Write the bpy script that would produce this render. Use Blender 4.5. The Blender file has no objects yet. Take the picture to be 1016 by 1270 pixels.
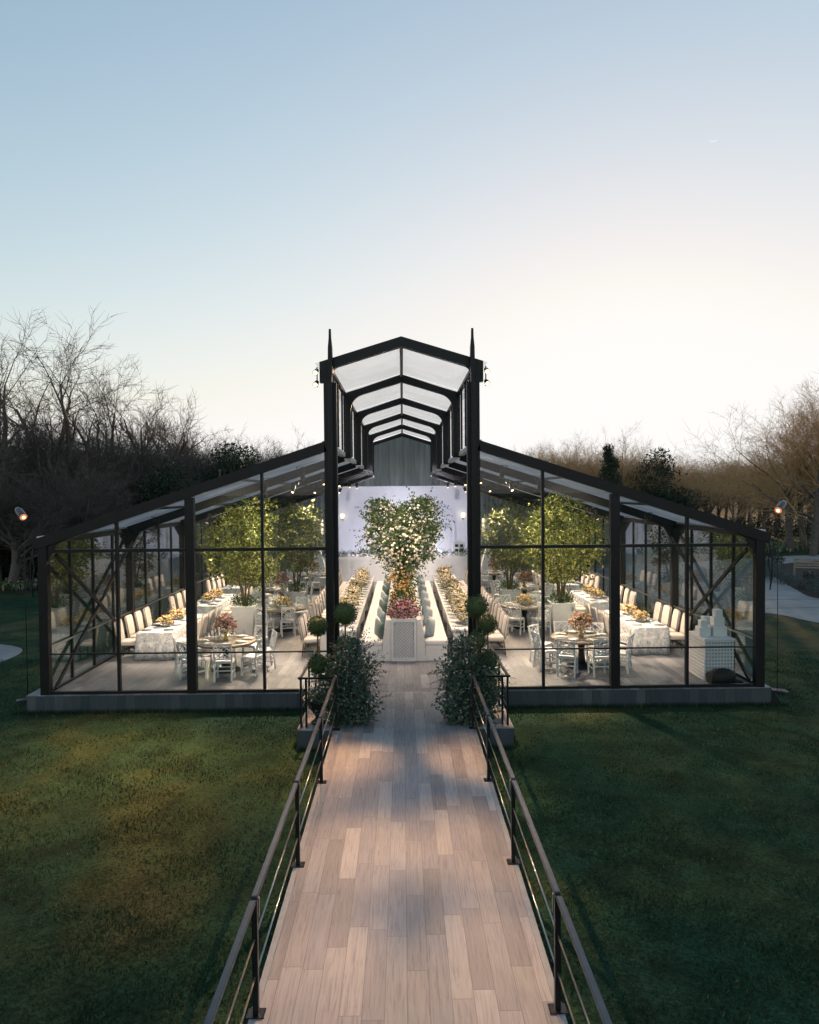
import bpy, math, random
from mathutils import Vector, Matrix, Euler
R = math.radians
PI = math.pi
sc = bpy.context.scene
COL = sc.collection

# ------------------------------------------------------------------ mesh builder
class MB:
    def __init__(s):
        s.v = []; s.f = []; s.sm = []
    def poly(s, pts, smooth=False):
        i = len(s.v); s.v += [tuple(p) for p in pts]
        s.f.append(tuple(range(i, i + len(pts)))); s.sm.append(smooth)
    def quadmesh(s, rings, closed=True, smooth=True, caps=True):
        n = len(rings[0]); i0 = len(s.v)
        for r in rings: s.v += [tuple(p) for p in r]
        for k in range(len(rings) - 1):
            for j in range(n if closed else n - 1):
                a = i0 + k * n + j; b = i0 + k * n + (j + 1) % n
                s.f.append((a, b, b + n, a + n)); s.sm.append(smooth)
        if caps and closed:
            s.f.append(tuple(i0 + j for j in range(n))[::-1]); s.sm.append(False)
            e = i0 + (len(rings) - 1) * n
            s.f.append(tuple(e + j for j in range(n))); s.sm.append(False)
    def box(s, x0, x1, y0, y1, z0, z1, bev=0.0):
        if bev > 0:
            b = bev
            def ring(z, d): 
                return [(x0+d+b, y0+d, z), (x1-d-b, y0+d, z), (x1-d, y0+d+b, z), (x1-d, y1-d-b, z), (x1-d-b, y1-d, z), (x0+d+b, y1-d, z), (x0+d, y1-d-b, z), (x0+d, y0+d+b, z)]
            s.quadmesh([ring(z0, b*.7), ring(z0 + b, 0), ring(z1 - b, 0), ring(z1, b*.7)], smooth=False)
            return
        i = len(s.v)
        s.v += [(x0,y0,z0),(x1,y0,z0),(x1,y1,z0),(x0,y1,z0),(x0,y0,z1),(x1,y0,z1),(x1,y1,z1),(x0,y1,z1)]
        for q in ((0,3,2,1),(4,5,6,7),(0,1,5,4),(1,2,6,5),(2,3,7,6),(3,0,4,7)):
            s.f.append(tuple(i + k for k in q)); s.sm.append(False)
    def bar(s, a, b, w, h, up=(0,0,1)):
        """rectangular bar from a to b; w across, h along the up direction"""
        a = Vector(a); b = Vector(b); d = (b - a).normalized(); u = Vector(up)
        x = d.cross(u)
        if x.length < 1e-4: x = d.cross(Vector((0,1,0)))
        x.normalize(); u = x.cross(d).normalized()
        x *= w/2; u *= h/2
        s.quadmesh([[p-x-u, p+x-u, p+x+u, p-x+u] for p in (a, b)], smooth=False)
    def tube(s, pts, rad, n=6, smooth=True, caps=True):
        pts = [Vector(p) for p in pts]
        if not isinstance(rad, (list, tuple)): rad = [rad] * len(pts)
        rings = []; ref = None
        for k, p in enumerate(pts):
            d = (pts[min(k+1, len(pts)-1)] - pts[max(k-1, 0)])
            if d.length < 1e-6: d = Vector((0,0,1))
            d.normalize()
            if ref is None:
                ref = d.orthogonal().normalized()
            x = (ref - d * ref.dot(d))
            if x.length < 1e-4: x = d.orthogonal()
            x.normalize(); ref = x; y = d.cross(x)
            rings.append([p + (x*math.cos(2*PI*j/n) + y*math.sin(2*PI*j/n)) * rad[k] for j in range(n)])
        s.quadmesh(rings, smooth=smooth, caps=caps)
    def lathe(s, prof, n=20, c=(0,0,0), smooth=True):
        s.quadmesh([[(c[0]+r*math.cos(2*PI*j/n), c[1]+r*math.sin(2*PI*j/n), c[2]+z) for j in range(n)] for r, z in prof], smooth=smooth)
    def ball(s, c, r, nu=8, nv=5, sq=(1,1,1)):
        rings = []
        for k in range(nv + 1):
            t = -PI/2 + PI * (k + .02) / (nv + .04)
            rings.append([(c[0]+sq[0]*r*math.cos(t)*math.cos(2*PI*j/nu), c[1]+sq[1]*r*math.cos(t)*math.sin(2*PI*j/nu), c[2]+sq[2]*r*math.sin(t)) for j in range(nu)])
        s.quadmesh(rings)
    def prism(s, poly, axis, t0, t1):
        """polygon of 2d points extruded along an axis ('x': pts are (y,z); 'y': (x,z); 'z': (x,y))"""
        def P(p, t):
            return (t, p[0], p[1]) if axis == 'x' else (p[0], t, p[1]) if axis == 'y' else (p[0], p[1], t)
        n = len(poly)
        A = [P(p, t0) for p in poly]; B = [P(p, t1) for p in poly]
        i = len(s.v); s.v += A + B
        s.f.append(tuple(range(i, i+n))); s.sm.append(False)
        s.f.append(tuple(range(i+2*n-1, i+n-1, -1))); s.sm.append(False)
        for k in range(n):
            s.f.append((i+k, i+(k+1)%n, i+n+(k+1)%n, i+n+k)); s.sm.append(False)
    def leaf(s, p, d, u, L, W):
        """one bent leaf: two quads folded along its rib"""
        p = Vector(p); x = d.cross(u)
        if x.length < 1e-3: x = d.orthogonal()
        x.normalize()
        m = p + d*L*.5; t = p + d*L
        k = u * W * .25
        i = len(s.v)
        s.v += [tuple(p), tuple(m + x*W/2 + k), tuple(t), tuple(m - x*W/2 + k)]
        s.f.append((i, i+1, i+2, i+3)); s.sm.append(False)
    def build(s, name, mat, parent=None, loc=None):
        me = bpy.data.meshes.new(name)
        me.from_pydata(s.v, [], s.f); me.update()
        me.polygons.foreach_set('use_smooth', s.sm)
        if isinstance(mat, (list, tuple)):
            for m in mat: me.materials.append(m)
        else: me.materials.append(mat)
        o = bpy.data.objects.new(name, me); COL.objects.link(o)
        if parent: o.parent = parent
        if loc: o.location = loc
        return o

def rv(rng):
    while True:
        v = Vector((rng.uniform(-1,1), rng.uniform(-1,1), rng.uniform(-1,1)))
        if .05 < v.length < 1: return v.normalized()

def tag(o, label, cat, group=None):
    o['label'] = label; o['category'] = cat
    if group: o['group'] = group
    return o
def thing(name, label, cat, loc=(0,0,0), rz=0, group=None):
    o = bpy.data.objects.new(name, None); COL.objects.link(o)
    o.empty_display_size = .2
    o.location = loc; o.rotation_euler = (0,0,rz)
    return tag(o, label, cat, group)
def kind(o, k): o['kind'] = k; return o
def kids(o): return [c for c in o.children]
def copy_thing(o, loc, rz=0, label=None, group=None, scale=None):
    r = o.copy(); COL.objects.link(r); r.location = loc; r.rotation_euler = (0,0,rz)
    if scale is not None: r.scale = scale if hasattr(scale, '__len__') else (scale,)*3
    if label: r['label'] = label
    if group: r['group'] = group
    for ch in kids(o):
        c = ch.copy(); COL.objects.link(c); c.parent = r
        for g in kids(ch):
            d = g.copy(); COL.objects.link(d); d.parent = c
    return r
class Proto:
    """first placement moves the original, later ones copy it"""
    def __init__(s, o): s.o = o; s.used = False
    def put(s, loc, rz=0, label=None, group=None, scale=None):
        if s.used: return copy_thing(s.o, loc, rz, label, group, scale)
        s.used = True
        o = s.o; o.location = loc; o.rotation_euler = (0,0,rz)
        if scale is not None: o.scale = scale if hasattr(scale, '__len__') else (scale,)*3
        if label: o['label'] = label
        if group: o['group'] = group
        return o
ORD = ['first','second','third','fourth','fifth','sixth','seventh','eighth','ninth','tenth','eleventh','twelfth','thirteenth','fourteenth','fifteenth','sixteenth','seventeenth','eighteenth','nineteenth','twentieth','twenty-first','twenty-second']

# ------------------------------------------------------------------ materials
def newmat(name):
    m = bpy.data.materials.new(name); m.use_nodes = True
    nt = m.node_tree; nt.nodes.clear()
    out = nt.nodes.new('ShaderNodeOutputMaterial')
    return m, nt, out
def N(nt, t, **kw):
    n = nt.nodes.new(t)
    for k, v in kw.items(): setattr(n, k, v)
    return n
def ramp(nt, fac, stops):
    r = N(nt, 'ShaderNodeValToRGB')
    e = r.color_ramp.elements
    while len(e) < len(stops): e.new(.5)
    for k, (p, c) in enumerate(stops):
        e[k].position = p; e[k].color = (*c, 1)
    nt.links.new(fac, r.inputs[0])
    return r.outputs[0]
def plain(name, col, rough=.5, metal=0, var=.12, scale=6, bump=0, bscale=60, spec=.5, sheen=0):
    m, nt, out = newmat(name)
    b = N(nt, 'ShaderNodeBsdfPrincipled')
    tc = N(nt, 'ShaderNodeTexCoord')
    no = N(nt, 'ShaderNodeTexNoise'); no.inputs['Scale'].default_value = scale; no.inputs['Detail'].default_value = 5
    nt.links.new(tc.outputs['Object'], no.inputs['Vector'])
    c0 = tuple(c*(1-var) for c in col); c1 = tuple(min(1, c*(1+var)) for c in col)
    nt.links.new(ramp(nt, no.outputs[0], [(.3, c0), (.7, c1)]), b.inputs['Base Color'])
    b.inputs['Roughness'].default_value = rough; b.inputs['Metallic'].default_value = metal
    b.inputs['Specular IOR Level'].default_value = spec
    if sheen: b.inputs['Sheen Weight'].default_value = sheen
    if bump:
        n2 = N(nt, 'ShaderNodeTexNoise'); n2.inputs['Scale'].default_value = bscale; n2.inputs['Detail'].default_value = 3
        nt.links.new(tc.outputs['Object'], n2.inputs['Vector'])
        bp = N(nt, 'ShaderNodeBump'); bp.inputs['Strength'].default_value = bump; bp.inputs['Distance'].default_value = .02
        nt.links.new(n2.outputs[0], bp.inputs['Height']); nt.links.new(bp.outputs[0], b.inputs['Normal'])
    nt.links.new(b.outputs[0], out.inputs[0])
    return m
def island(name, stops, rough=.6, trans=0.0, spec=.3):
    """every loose island (leaf, petal) takes its own colour from the list"""
    m, nt, out = newmat(name)
    g = N(nt, 'ShaderNodeNewGeometry')
    col = ramp(nt, g.outputs['Random Per Island'], stops)
    b = N(nt, 'ShaderNodeBsdfPrincipled'); b.inputs['Roughness'].default_value = rough
    b.inputs['Specular IOR Level'].default_value = spec
    nt.links.new(col, b.inputs['Base Color'])
    if trans:
        t = N(nt, 'ShaderNodeBsdfTranslucent'); nt.links.new(col, t.inputs[0])
        mx = N(nt, 'ShaderNodeMixShader'); mx.inputs[0].default_value = trans
        nt.links.new(b.outputs[0], mx.inputs[1]); nt.links.new(t.outputs[0], mx.inputs[2])
        nt.links.new(mx.outputs[0], out.inputs[0])
    else: nt.links.new(b.outputs[0], out.inputs[0])
    return m
def emit(name, col, st):
    m, nt, out = newmat(name)
    e = N(nt, 'ShaderNodeEmission'); e.inputs[0].default_value = (*col, 1); e.inputs[1].default_value = st
    nt.links.new(e.outputs[0], out.inputs[0]); return m
def math_n(nt, op, a, b=None):
    n = N(nt, 'ShaderNodeMath', operation=op)
    for k, v in enumerate((a, b)):
        if v is None: continue
        if isinstance(v, (int, float)): n.inputs[k].default_value = v
        else: nt.links.new(v, n.inputs[k])
    return n.outputs[0]
def planks(name, u, v, W, L, stops, rough=.42, gap=.006, grain=1.0, axisgrain=None):
    m, nt, out = newmat(name)
    tc = N(nt, 'ShaderNodeTexCoord'); sp = N(nt, 'ShaderNodeSeparateXYZ'); nt.links.new(tc.outputs['Object'], sp.inputs[0])
    U = sp.outputs[u]; V = sp.outputs[v]
    uw = math_n(nt, 'DIVIDE', U, W); iu = math_n(nt, 'FLOOR', uw); fu = math_n(nt, 'FRACT', uw)
    wn = N(nt, 'ShaderNodeTexWhiteNoise', noise_dimensions='1D'); nt.links.new(iu, wn.inputs['W'])
    vl = math_n(nt, 'ADD', math_n(nt, 'DIVIDE', V, L), wn.outputs[0])
    iv = math_n(nt, 'FLOOR', vl); fv = math_n(nt, 'FRACT', vl)
    cb = N(nt, 'ShaderNodeCombineXYZ'); nt.links.new(iu, cb.inputs[0]); nt.links.new(iv, cb.inputs[1])
    w2 = N(nt, 'ShaderNodeTexWhiteNoise', noise_dimensions='3D'); nt.links.new(cb.outputs[0], w2.inputs['Vector'])
    # grain: noise stretched along the plank, shifted per plank
    cg = N(nt, 'ShaderNodeCombineXYZ')
    nt.links.new(math_n(nt, 'MULTIPLY', U, 55), cg.inputs[0])
    nt.links.new(math_n(nt, 'ADD', math_n(nt, 'MULTIPLY', V, 2.6), math_n(nt, 'MULTIPLY', w2.outputs[0], 40)), cg.inputs[1])
    nt.links.new(math_n(nt, 'MULTIPLY', w2.outputs[0], 17), cg.inputs[2])
    ng = N(nt, 'ShaderNodeTexNoise'); ng.inputs['Scale'].default_value = 1; ng.inputs['Detail'].default_value = 6; ng.inputs['Roughness'].default_value = .65
    ng.inputs['Distortion'].default_value = .6
    nt.links.new(cg.outputs[0], ng.inputs['Vector'])
    base = ramp(nt, w2.outputs[0], stops)
    gr = ramp(nt, ng.outputs[0], [(.28, (.62,.62,.64)), (.5, (.98,.98,.98)), (.75, (1.12,1.1,1.08))])
    mx = N(nt, 'ShaderNodeMix', data_type='RGBA', blend_type='MULTIPLY'); mx.inputs[0].default_value = grain
    nt.links.new(base, mx.inputs[6]); nt.links.new(gr, mx.inputs[7])
    # dirt: slow noise
    nd = N(nt, 'ShaderNodeTexNoise'); nd.inputs['Scale'].default_value = .9; nd.inputs['Detail'].default_value = 6
    nt.links.new(tc.outputs['Object'], nd.inputs['Vector'])
    dr = ramp(nt, nd.outputs[0], [(.35, (.84,.84,.85)), (.6, (1.02,1.01,1.0))])
    mx2 = N(nt, 'ShaderNodeMix', data_type='RGBA', blend_type='MULTIPLY'); mx2.inputs[0].default_value = 1
    nt.links.new(mx.outputs[2], mx2.inputs[6]); nt.links.new(dr, mx2.inputs[7])
    # joints
    g1 = math_n(nt, 'LESS_THAN', fu, gap / W); g2 = math_n(nt, 'LESS_THAN', fv, gap / L)
    gj = math_n(nt, 'MULTIPLY', math_n(nt, 'MAXIMUM', g1, g2), .55)
    mx3 = N(nt, 'ShaderNodeMix', data_type='RGBA'); nt.links.new(gj, mx3.inputs[0])
    nt.links.new(mx2.outputs[2], mx3.inputs[6]); mx3.inputs[7].default_value = (.06,.055,.055,1)
    b = N(nt, 'ShaderNodeBsdfPrincipled')
    nt.links.new(mx3.outputs[2], b.inputs['Base Color'])
    nt.links.new(ramp(nt, ng.outputs[0], [(.3, (rough+.14,)*3), (.7, (rough-.06,)*3)]), b.inputs['Roughness'])
    b.inputs['Specular IOR Level'].default_value = .4
    bp = N(nt, 'ShaderNodeBump'); bp.inputs['Strength'].default_value = .12; bp.inputs['Distance'].default_value = .01
    nt.links.new(ng.outputs[0], bp.inputs['Height']); nt.links.new(bp.outputs[0], b.inputs['Normal'])
    nt.links.new(b.outputs[0], out.inputs[0])
    return m
def glassmat(name, tint, haze=0.0, ior=1.5, hazecol=(.8,.82,.84), rough=0.0, pw=5, base=.04, refl=.9):
    m, nt, out = newmat(name)
    t = N(nt, 'ShaderNodeBsdfTransparent'); t.inputs[0].default_value = (*tint, 1)
    g = N(nt, 'ShaderNodeBsdfGlossy'); g.inputs['Roughness'].default_value = rough; g.inputs[0].default_value = (1,1,1,1)
    fr = N(nt, 'ShaderNodeFresnel'); fr.inputs[0].default_value = ior
    geo = N(nt, 'ShaderNodeNewGeometry')
    # same reflectance from both faces of the sheet
    fr2 = N(nt, 'ShaderNodeLayerWeight'); fr2.inputs[0].default_value = .5
    f = math_n(nt, 'ADD', math_n(nt, 'MULTIPLY', math_n(nt, 'POWER', fr2.outputs['Facing'], pw), refl), base)
    last = t.outputs[0]
    if haze:
        d = N(nt, 'ShaderNodeBsdfTranslucent'); d.inputs[0].default_value = (*hazecol, 1)
        d2 = N(nt, 'ShaderNodeBsdfDiffuse'); d2.inputs[0].default_value = (*hazecol, 1)
        dm = N(nt, 'ShaderNodeMixShader'); dm.inputs[0].default_value = .5
        nt.links.new(d.outputs[0], dm.inputs[1]); nt.links.new(d2.outputs[0], dm.inputs[2])
        tc = N(nt, 'ShaderNodeTexCoord'); no = N(nt, 'ShaderNodeTexNoise'); no.inputs['Scale'].default_value = .8; no.inputs['Detail'].default_value = 4
        nt.links.new(tc.outputs['Object'], no.inputs['Vector'])
        h = N(nt, 'ShaderNodeMixShader'); nt.links.new(math_n(nt, 'MULTIPLY', no.outputs[0], haze*2), h.inputs[0])
        nt.links.new(last, h.inputs[1]); nt.links.new(dm.outputs[0], h.inputs[2]); last = h.outputs[0]
    mx = N(nt, 'ShaderNodeMixShader'); nt.links.new(f, mx.inputs[0])
    nt.links.new(last, mx.inputs[1]); nt.links.new(g.outputs[0], mx.inputs[2])
    nt.links.new(mx.outputs[0], out.inputs[0])
    return m

PL = [(0, (.225,.215,.22)), (.2, (.325,.31,.315)), (.4, (.27,.265,.285)), (.6, (.385,.37,.37)), (.8, (.30,.28,.275)), (1, (.48,.46,.455))]
M = {}
M['walk'] = planks('walkway_planks', 0, 1, .195, 1.25, PL)
M['deck'] = planks('deck_planks', 0, 1, .195, 1.25, [(0,(.12,.13,.15)),(.35,(.22,.23,.26)),(.7,(.165,.175,.20)),(1,(.32,.33,.355))], gap=.009)
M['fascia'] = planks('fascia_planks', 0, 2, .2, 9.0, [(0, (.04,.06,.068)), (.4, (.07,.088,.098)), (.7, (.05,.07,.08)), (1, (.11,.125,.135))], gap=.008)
M['frame'] = plain('black_powder_coat', (.008,.008,.009), .42, .0, .25, 3, spec=.35)
M['steel_dark'] = plain('dark_steel', (.022,.022,.024), .32, .6, .2, 5)
M['rail'] = plain('satin_rail', (.085,.09,.10), .38, .35, .15, 9)
M['rod'] = plain('stainless_rod', (.42,.41,.38), .3, .9, .1, 9)
M['edge'] = plain('deck_edge_strip', (.26,.27,.28), .5, .2, .12, 7)
M['glass'] = glassmat('clear_glass', (.965,.975,.97), base=.026)
M['sideglass'] = glassmat('side_glass', (.86,.90,.885), pw=2.4, base=.085)
M['roof'] = glassmat('clear_roof_sheet', (.95,.95,.96), haze=.6, hazecol=(.92,.93,.97), pw=6, base=.02, refl=.22)
M['ridgeroof'] = glassmat('ridge_roof_sheet', (.97,.97,.97), haze=.10, pw=6, base=.02, refl=.2)
M['clerestory'] = glassmat('clerestory_sheet', (.97,.97,.97), pw=6, base=.02, refl=.25)
M['gutter'] = plain('white_gutter', (.55,.55,.55), .5)
M['white'] = plain('white_paint', (.78,.78,.78), .45, 0, .04, 4)
M['stagewhite'] = plain('stage_white_paint', (.8,.79,.82), .6, 0, .03, 3)
M['chairwhite'] = plain('white_lacquer', (.76,.77,.78), .3, 0, .05, 9)
M['uph'] = plain('ivory_upholstery', (.56,.52,.49), .85, 0, .08, 10, bump=.25, bscale=300, sheen=.2)
M['piping'] = plain('taupe_piping', (.17,.145,.13), .8)
M['legwood'] = plain('weathered_oak', (.2,.15,.11), .55, 0, .25, 14)
M['bench'] = plain('white_boucle', (.72,.71,.71), .9, 0, .06, 12, bump=.3, bscale=220, sheen=.2)
M['tablewood'] = plain('grey_oak_top', (.20,.165,.13), .45, 0, .25, 12)
M['whitecloth'] = plain('white_linen', (.74,.73,.71), .85, 0, .05, 12, bump=.2, bscale=200)
M['plate'] = plain('glazed_china', (.78,.77,.74), .18, 0, .03, 5)
M['charger'] = plain('pale_charger', (.55,.53,.48), .3, 0, .08, 9)
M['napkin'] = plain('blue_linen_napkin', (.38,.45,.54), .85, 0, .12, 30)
M['napkinw'] = plain('white_linen_napkin', (.72,.71,.69), .85, 0, .08, 30)
M['gold'] = plain('brass', (.6,.42,.16), .3, 1, .1, 9)
M['black'] = plain('matt_black', (.012,.012,.013), .6, 0, .2, 8)
M['urn'] = plain('black_cast_iron', (.016,.016,.016), .5, .3, .25, 10)
M['planterdark'] = plain('dark_planter', (.03,.03,.032), .6, 0, .2, 9)
M['planterwhite'] = plain('grey_white_planter', (.55,.56,.58), .6, 0, .08, 5)
M['pillow_g'] = plain('green_velvet', (.035,.085,.075), .8, 0, .2, 9, sheen=.5)
M['pillow_b'] = plain('slate_velvet', (.16,.22,.26), .8, 0, .15, 9, sheen=.5)
M['pillow_w'] = plain('blush_velvet', (.5,.42,.4), .8, 0, .1, 9, sheen=.5)
M['speaker'] = plain('white_speaker_case', (.74,.74,.75), .5)
M['grille'] = plain('grey_speaker_grille', (.5,.5,.52), .7)
M['bark'] = plain('winter_bark', (.125,.105,.09), .9, 0, .35, 7)
M['bark_glow'] = plain('sunset_glow_twig_bark', (.56,.35,.17), .9, 0, .3, 7)  # sunset glow painted into the twig colour of the right-hand trees
M['stem'] = plain('brown_stem', (.11,.075,.045), .85, 0, .3, 12)
M['bagcloth'] = plain('black_nylon', (.006,.006,.007), .7, 0, .3, 12, bump=.3, bscale=40)
M['cake'] = plain('white_icing', (.82,.81,.79), .5, 0, .03, 9, bump=.1, bscale=60)
M['moon'] = emit('moonlight', (.95,.97,1), .93)
M['lens'] = emit('warm_lamp_lens', (1,.66,.32), 6)
M['lens_big'] = emit('bright_lamp_lens', (1,.72,.52), 3.5)
M['lens_rim'] = emit('orange_lamp_rim', (1,.36,.14), .75)
M['sconce'] = emit('sconce_shade_glow', (1,.86,.62), 3.2)
M['leaf_bright'] = island('lit_foliage', [(0, (.035,.06,.018)), (.35, (.12,.135,.035)), (.65, (.065,.09,.025)), (.85, (.26,.245,.07)), (1, (.38,.34,.13))], .5, .35)  # leaf tones painted from shade green up to highlight yellow
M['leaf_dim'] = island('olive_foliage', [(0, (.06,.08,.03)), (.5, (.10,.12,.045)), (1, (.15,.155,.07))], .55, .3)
M['leaf_heart'] = island('flower_tree_foliage', [(0, (.022,.045,.018)), (.4, (.05,.085,.03)), (.7, (.09,.12,.04)), (.85, (.04,.075,.03)), (1, (.17,.18,.08))], .5, .3)
M['leaf_bush'] = island('dark_bush_foliage', [(0, (.024,.055,.036)), (.35, (.05,.105,.068)), (.7, (.08,.15,.10)), (.88, (.14,.21,.16)), (1, (.26,.31,.26))], .42, .15, .5)
M['leaf_box'] = island('boxwood_foliage', [(0, (.018,.04,.014)), (.5, (.045,.08,.026)), (1, (.09,.13,.045))], .5, .15)
M['leaf_ever'] = island('evergreen_foliage', [(0, (.016,.032,.02)), (.5, (.034,.06,.036)), (1, (.065,.09,.05))], .6, .1)
M['leaf_shrub'] = island('border_shrub_foliage', [(0, (.008,.018,.010)), (.5, (.018,.034,.018)), (1, (.04,.055,.024))], .6, .1)
M['leaf_silver'] = island('silver_border_foliage', [(0, (.05,.07,.06)), (.5, (.10,.13,.12)), (1, (.17,.2,.19))], .6, .1)
M['fern'] = island('fern_foliage', [(0, (.03,.06,.02)), (1, (.07,.12,.04))], .6, .25)
M['fl_white'] = island('white_blossom', [(0, (.72,.66,.55)), (.5, (.78,.72,.66)), (1, (.7,.52,.45))], .6, .2)
M['fl_yellow'] = island('yellow_blossom', [(0, (.76,.58,.30)), (.35, (.8,.7,.45)), (.7, (.8,.75,.64)), (1, (.72,.46,.26))], .6, .2)
M['fl_peach'] = island('peach_blossom', [(0, (.7,.34,.18)), (.4, (.76,.47,.28)), (.75, (.72,.56,.42)), (1, (.6,.22,.12))], .6, .2)
M['fl_mauve'] = island('mauve_blossom', [(0, (.36,.16,.15)), (.4, (.5,.27,.25)), (.75, (.6,.4,.34)), (1, (.4,.14,.16))], .6, .2)
M['fl_cream'] = island('cream_blossom', [(0, (.74,.56,.28)), (.5, (.76,.66,.45)), (.8, (.7,.42,.16)), (1, (.66,.32,.12))], .6, .2)
M['fl_red'] = island('rose_blossom', [(0, (.20,.06,.07)), (.3, (.42,.18,.19)), (.6, (.55,.36,.36)), (.8, (.34,.2,.26)), (1, (.26,.09,.14))], .6, .15)
M['fl_orange'] = island('orange_blossom', [(0, (.7,.28,.05)), (.5, (.72,.42,.12)), (1, (.7,.52,.25))], .6, .2)
M['fl_bed'] = island('pale_bed_flowers', [(0, (.04,.07,.03)), (.6, (.10,.13,.06)), (.85, (.3,.32,.26)), (1, (.26,.24,.08))], .6, .1)

def lattice_mat(name, cell, c0, c1, ang=0, holes=.5):
    m, nt, out = newmat(name)
    tc = N(nt, 'ShaderNodeTexCoord'); sp = N(nt, 'ShaderNodeSeparateXYZ'); nt.links.new(tc.outputs['Object'], sp.inputs[0])
    b = N(nt, 'ShaderNodeBsdfPrincipled'); b.inputs['Roughness'].default_value = .5
    b.inputs['Base Color'].default_value = (*c0, 1)
    nt.links.new(b.outputs[0], out.inputs[0]); return m
def paisley():
    """pale blue floral print on a linen cloth"""
    m, nt, out = newmat('blue_floral_print')
    tc = N(nt, 'ShaderNodeTexCoord')
    v = N(nt, 'ShaderNodeTexVoronoi', feature='SMOOTH_F1'); v.inputs['Scale'].default_value = 11
    n = N(nt, 'ShaderNodeTexNoise'); n.inputs['Scale'].default_value = 9; n.inputs['Detail'].default_value = 4; n.inputs['Distortion'].default_value = 2.5
    nt.links.new(tc.outputs['Object'], v.inputs['Vector']); nt.links.new(tc.outputs['Object'], n.inputs['Vector'])
    f = math_n(nt, 'ADD', math_n(nt, 'MULTIPLY', v.outputs['Distance'], .5), n.outputs[0])
    b = N(nt, 'ShaderNodeBsdfPrincipled'); b.inputs['Roughness'].default_value = .85
    nt.links.new(ramp(nt, f, [(.5, (.20,.27,.38)), (.6, (.68,.69,.70)), (.68, (.30,.37,.47)), (.8, (.72,.72,.71))]), b.inputs['Base Color'])
    nt.links.new(b.outputs[0], out.inputs[0]); return m
M['print'] = paisley()
def drapemat():
    m, nt, out = newmat('sage_grey_drape')
    tc = N(nt, 'ShaderNodeTexCoord'); no = N(nt, 'ShaderNodeTexNoise'); no.inputs['Scale'].default_value = 1
    mp = N(nt, 'ShaderNodeMapping'); mp.inputs['Scale'].default_value = (3, 3, .3)
    nt.links.new(tc.outputs['Object'], mp.inputs[0]); nt.links.new(mp.outputs[0], no.inputs['Vector'])
    b = N(nt, 'ShaderNodeBsdfPrincipled'); b.inputs['Roughness'].default_value = .8; b.inputs['Sheen Weight'].default_value = .3
    nt.links.new(ramp(nt, no.outputs[0], [(.3, (.15,.17,.16)), (.7, (.30,.32,.29))]), b.inputs['Base Color'])
    nt.links.new(b.outputs[0], out.inputs[0]); return m
M['drape'] = drapemat()
def lawnmat():
    m, nt, out = newmat('lawn_turf')
    tc = N(nt, 'ShaderNodeTexCoord')
    def noise(s, det=5, dist=0, map_=None):
        n = N(nt, 'ShaderNodeTexNoise'); n.inputs['Scale'].default_value = s; n.inputs['Detail'].default_value = det; n.inputs['Distortion'].default_value = dist
        src = tc.outputs['Object']
        if map_:
            mp = N(nt, 'ShaderNodeMapping'); mp.inputs['Scale'].default_value = map_
            nt.links.new(src, mp.inputs[0]); src = mp.outputs[0]
        nt.links.new(src, n.inputs['Vector']); return n.outputs[0]
    big = noise(.35, 6, .4); mid = noise(1.7, 6, .6); fine = noise(26, 4, .5, (1, 1.0, 1)); vf = noise(90, 3)
    c = ramp(nt, big, [(.30, (.013,.040,.023)), (.48, (.019,.050,.025)), (.62, (.042,.062,.025)), (.76, (.085,.08,.034))])
    def mul(a, f, lo, hi, p0=.3, p1=.7):
        r = ramp(nt, f, [(p0, (lo,lo,lo)), (p1, (hi,hi,hi))])
        x = N(nt, 'ShaderNodeMix', data_type='RGBA', blend_type='MULTIPLY'); x.inputs[0].default_value = 1
        nt.links.new(a, x.inputs[6]); nt.links.new(r, x.inputs[7]); return x.outputs[2]
    c = mul(c, mid, .6, 1.4); c = mul(c, fine, .45, 1.55); c = mul(c, vf, .6, 1.4)
    b = N(nt, 'ShaderNodeBsdfPrincipled'); b.inputs['Roughness'].default_value = .9; b.inputs['Specular IOR Level'].default_value = .1
    nt.links.new(c, b.inputs['Base Color'])
    bp = N(nt, 'ShaderNodeBump'); bp.inputs['Strength'].default_value = .6; bp.inputs['Distance'].default_value = .05
    nt.links.new(fine, bp.inputs['Height']); nt.links.new(bp.outputs[0], b.inputs['Normal'])
    nt.links.new(b.outputs[0], out.inputs[0]); return m
M['lawn'] = lawnmat()
M['blade'] = island('grass_blades', [(0, (.014,.044,.024)), (.4, (.021,.056,.027)), (.8, (.044,.072,.03)), (.95, (.09,.10,.042)), (1, (.22,.19,.11))], .7, .2, .2)
M['paving'] = plain('pale_concrete', (.27,.27,.27), .8, 0, .18, 1.2, bump=.15, bscale=30)
M['joint'] = plain('paving_joint', (.09,.09,.09), .9)
M['soil'] = plain('bed_soil', (.02,.016,.012), .95, 0, .4, 5, bump=.5, bscale=12)
M['leaflitter'] = plain('woodland_litter', (.02,.017,.012), .95, 0, .5, 1.2, bump=.5, bscale=6)
M['benchwood'] = plain('pale_teak', (.3,.24,.18), .6, 0, .2, 10)

# ------------------------------------------------------------------ camera (eye height 4.82 m over the lawn, by drone)
CAM = Vector((0, -16, 4.42)); F = 889.0
cam = bpy.data.cameras.new('camera'); co = bpy.data.objects.new('camera', cam); COL.objects.link(co)
cam.sensor_fit = 'HORIZONTAL'; cam.sensor_width = 36; cam.lens = F / 1016 * 36
cam.clip_start = .05; cam.clip_end = 8000
co.matrix_world = Matrix.Translation(CAM) @ Matrix.Rotation(-8.4/F, 4, 'Z') @ Matrix.Rotation(R(90) - math.atan(23/F), 4, 'X') @ Matrix.Rotation(-.0087, 4, 'Z')
sc.camera = co

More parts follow.
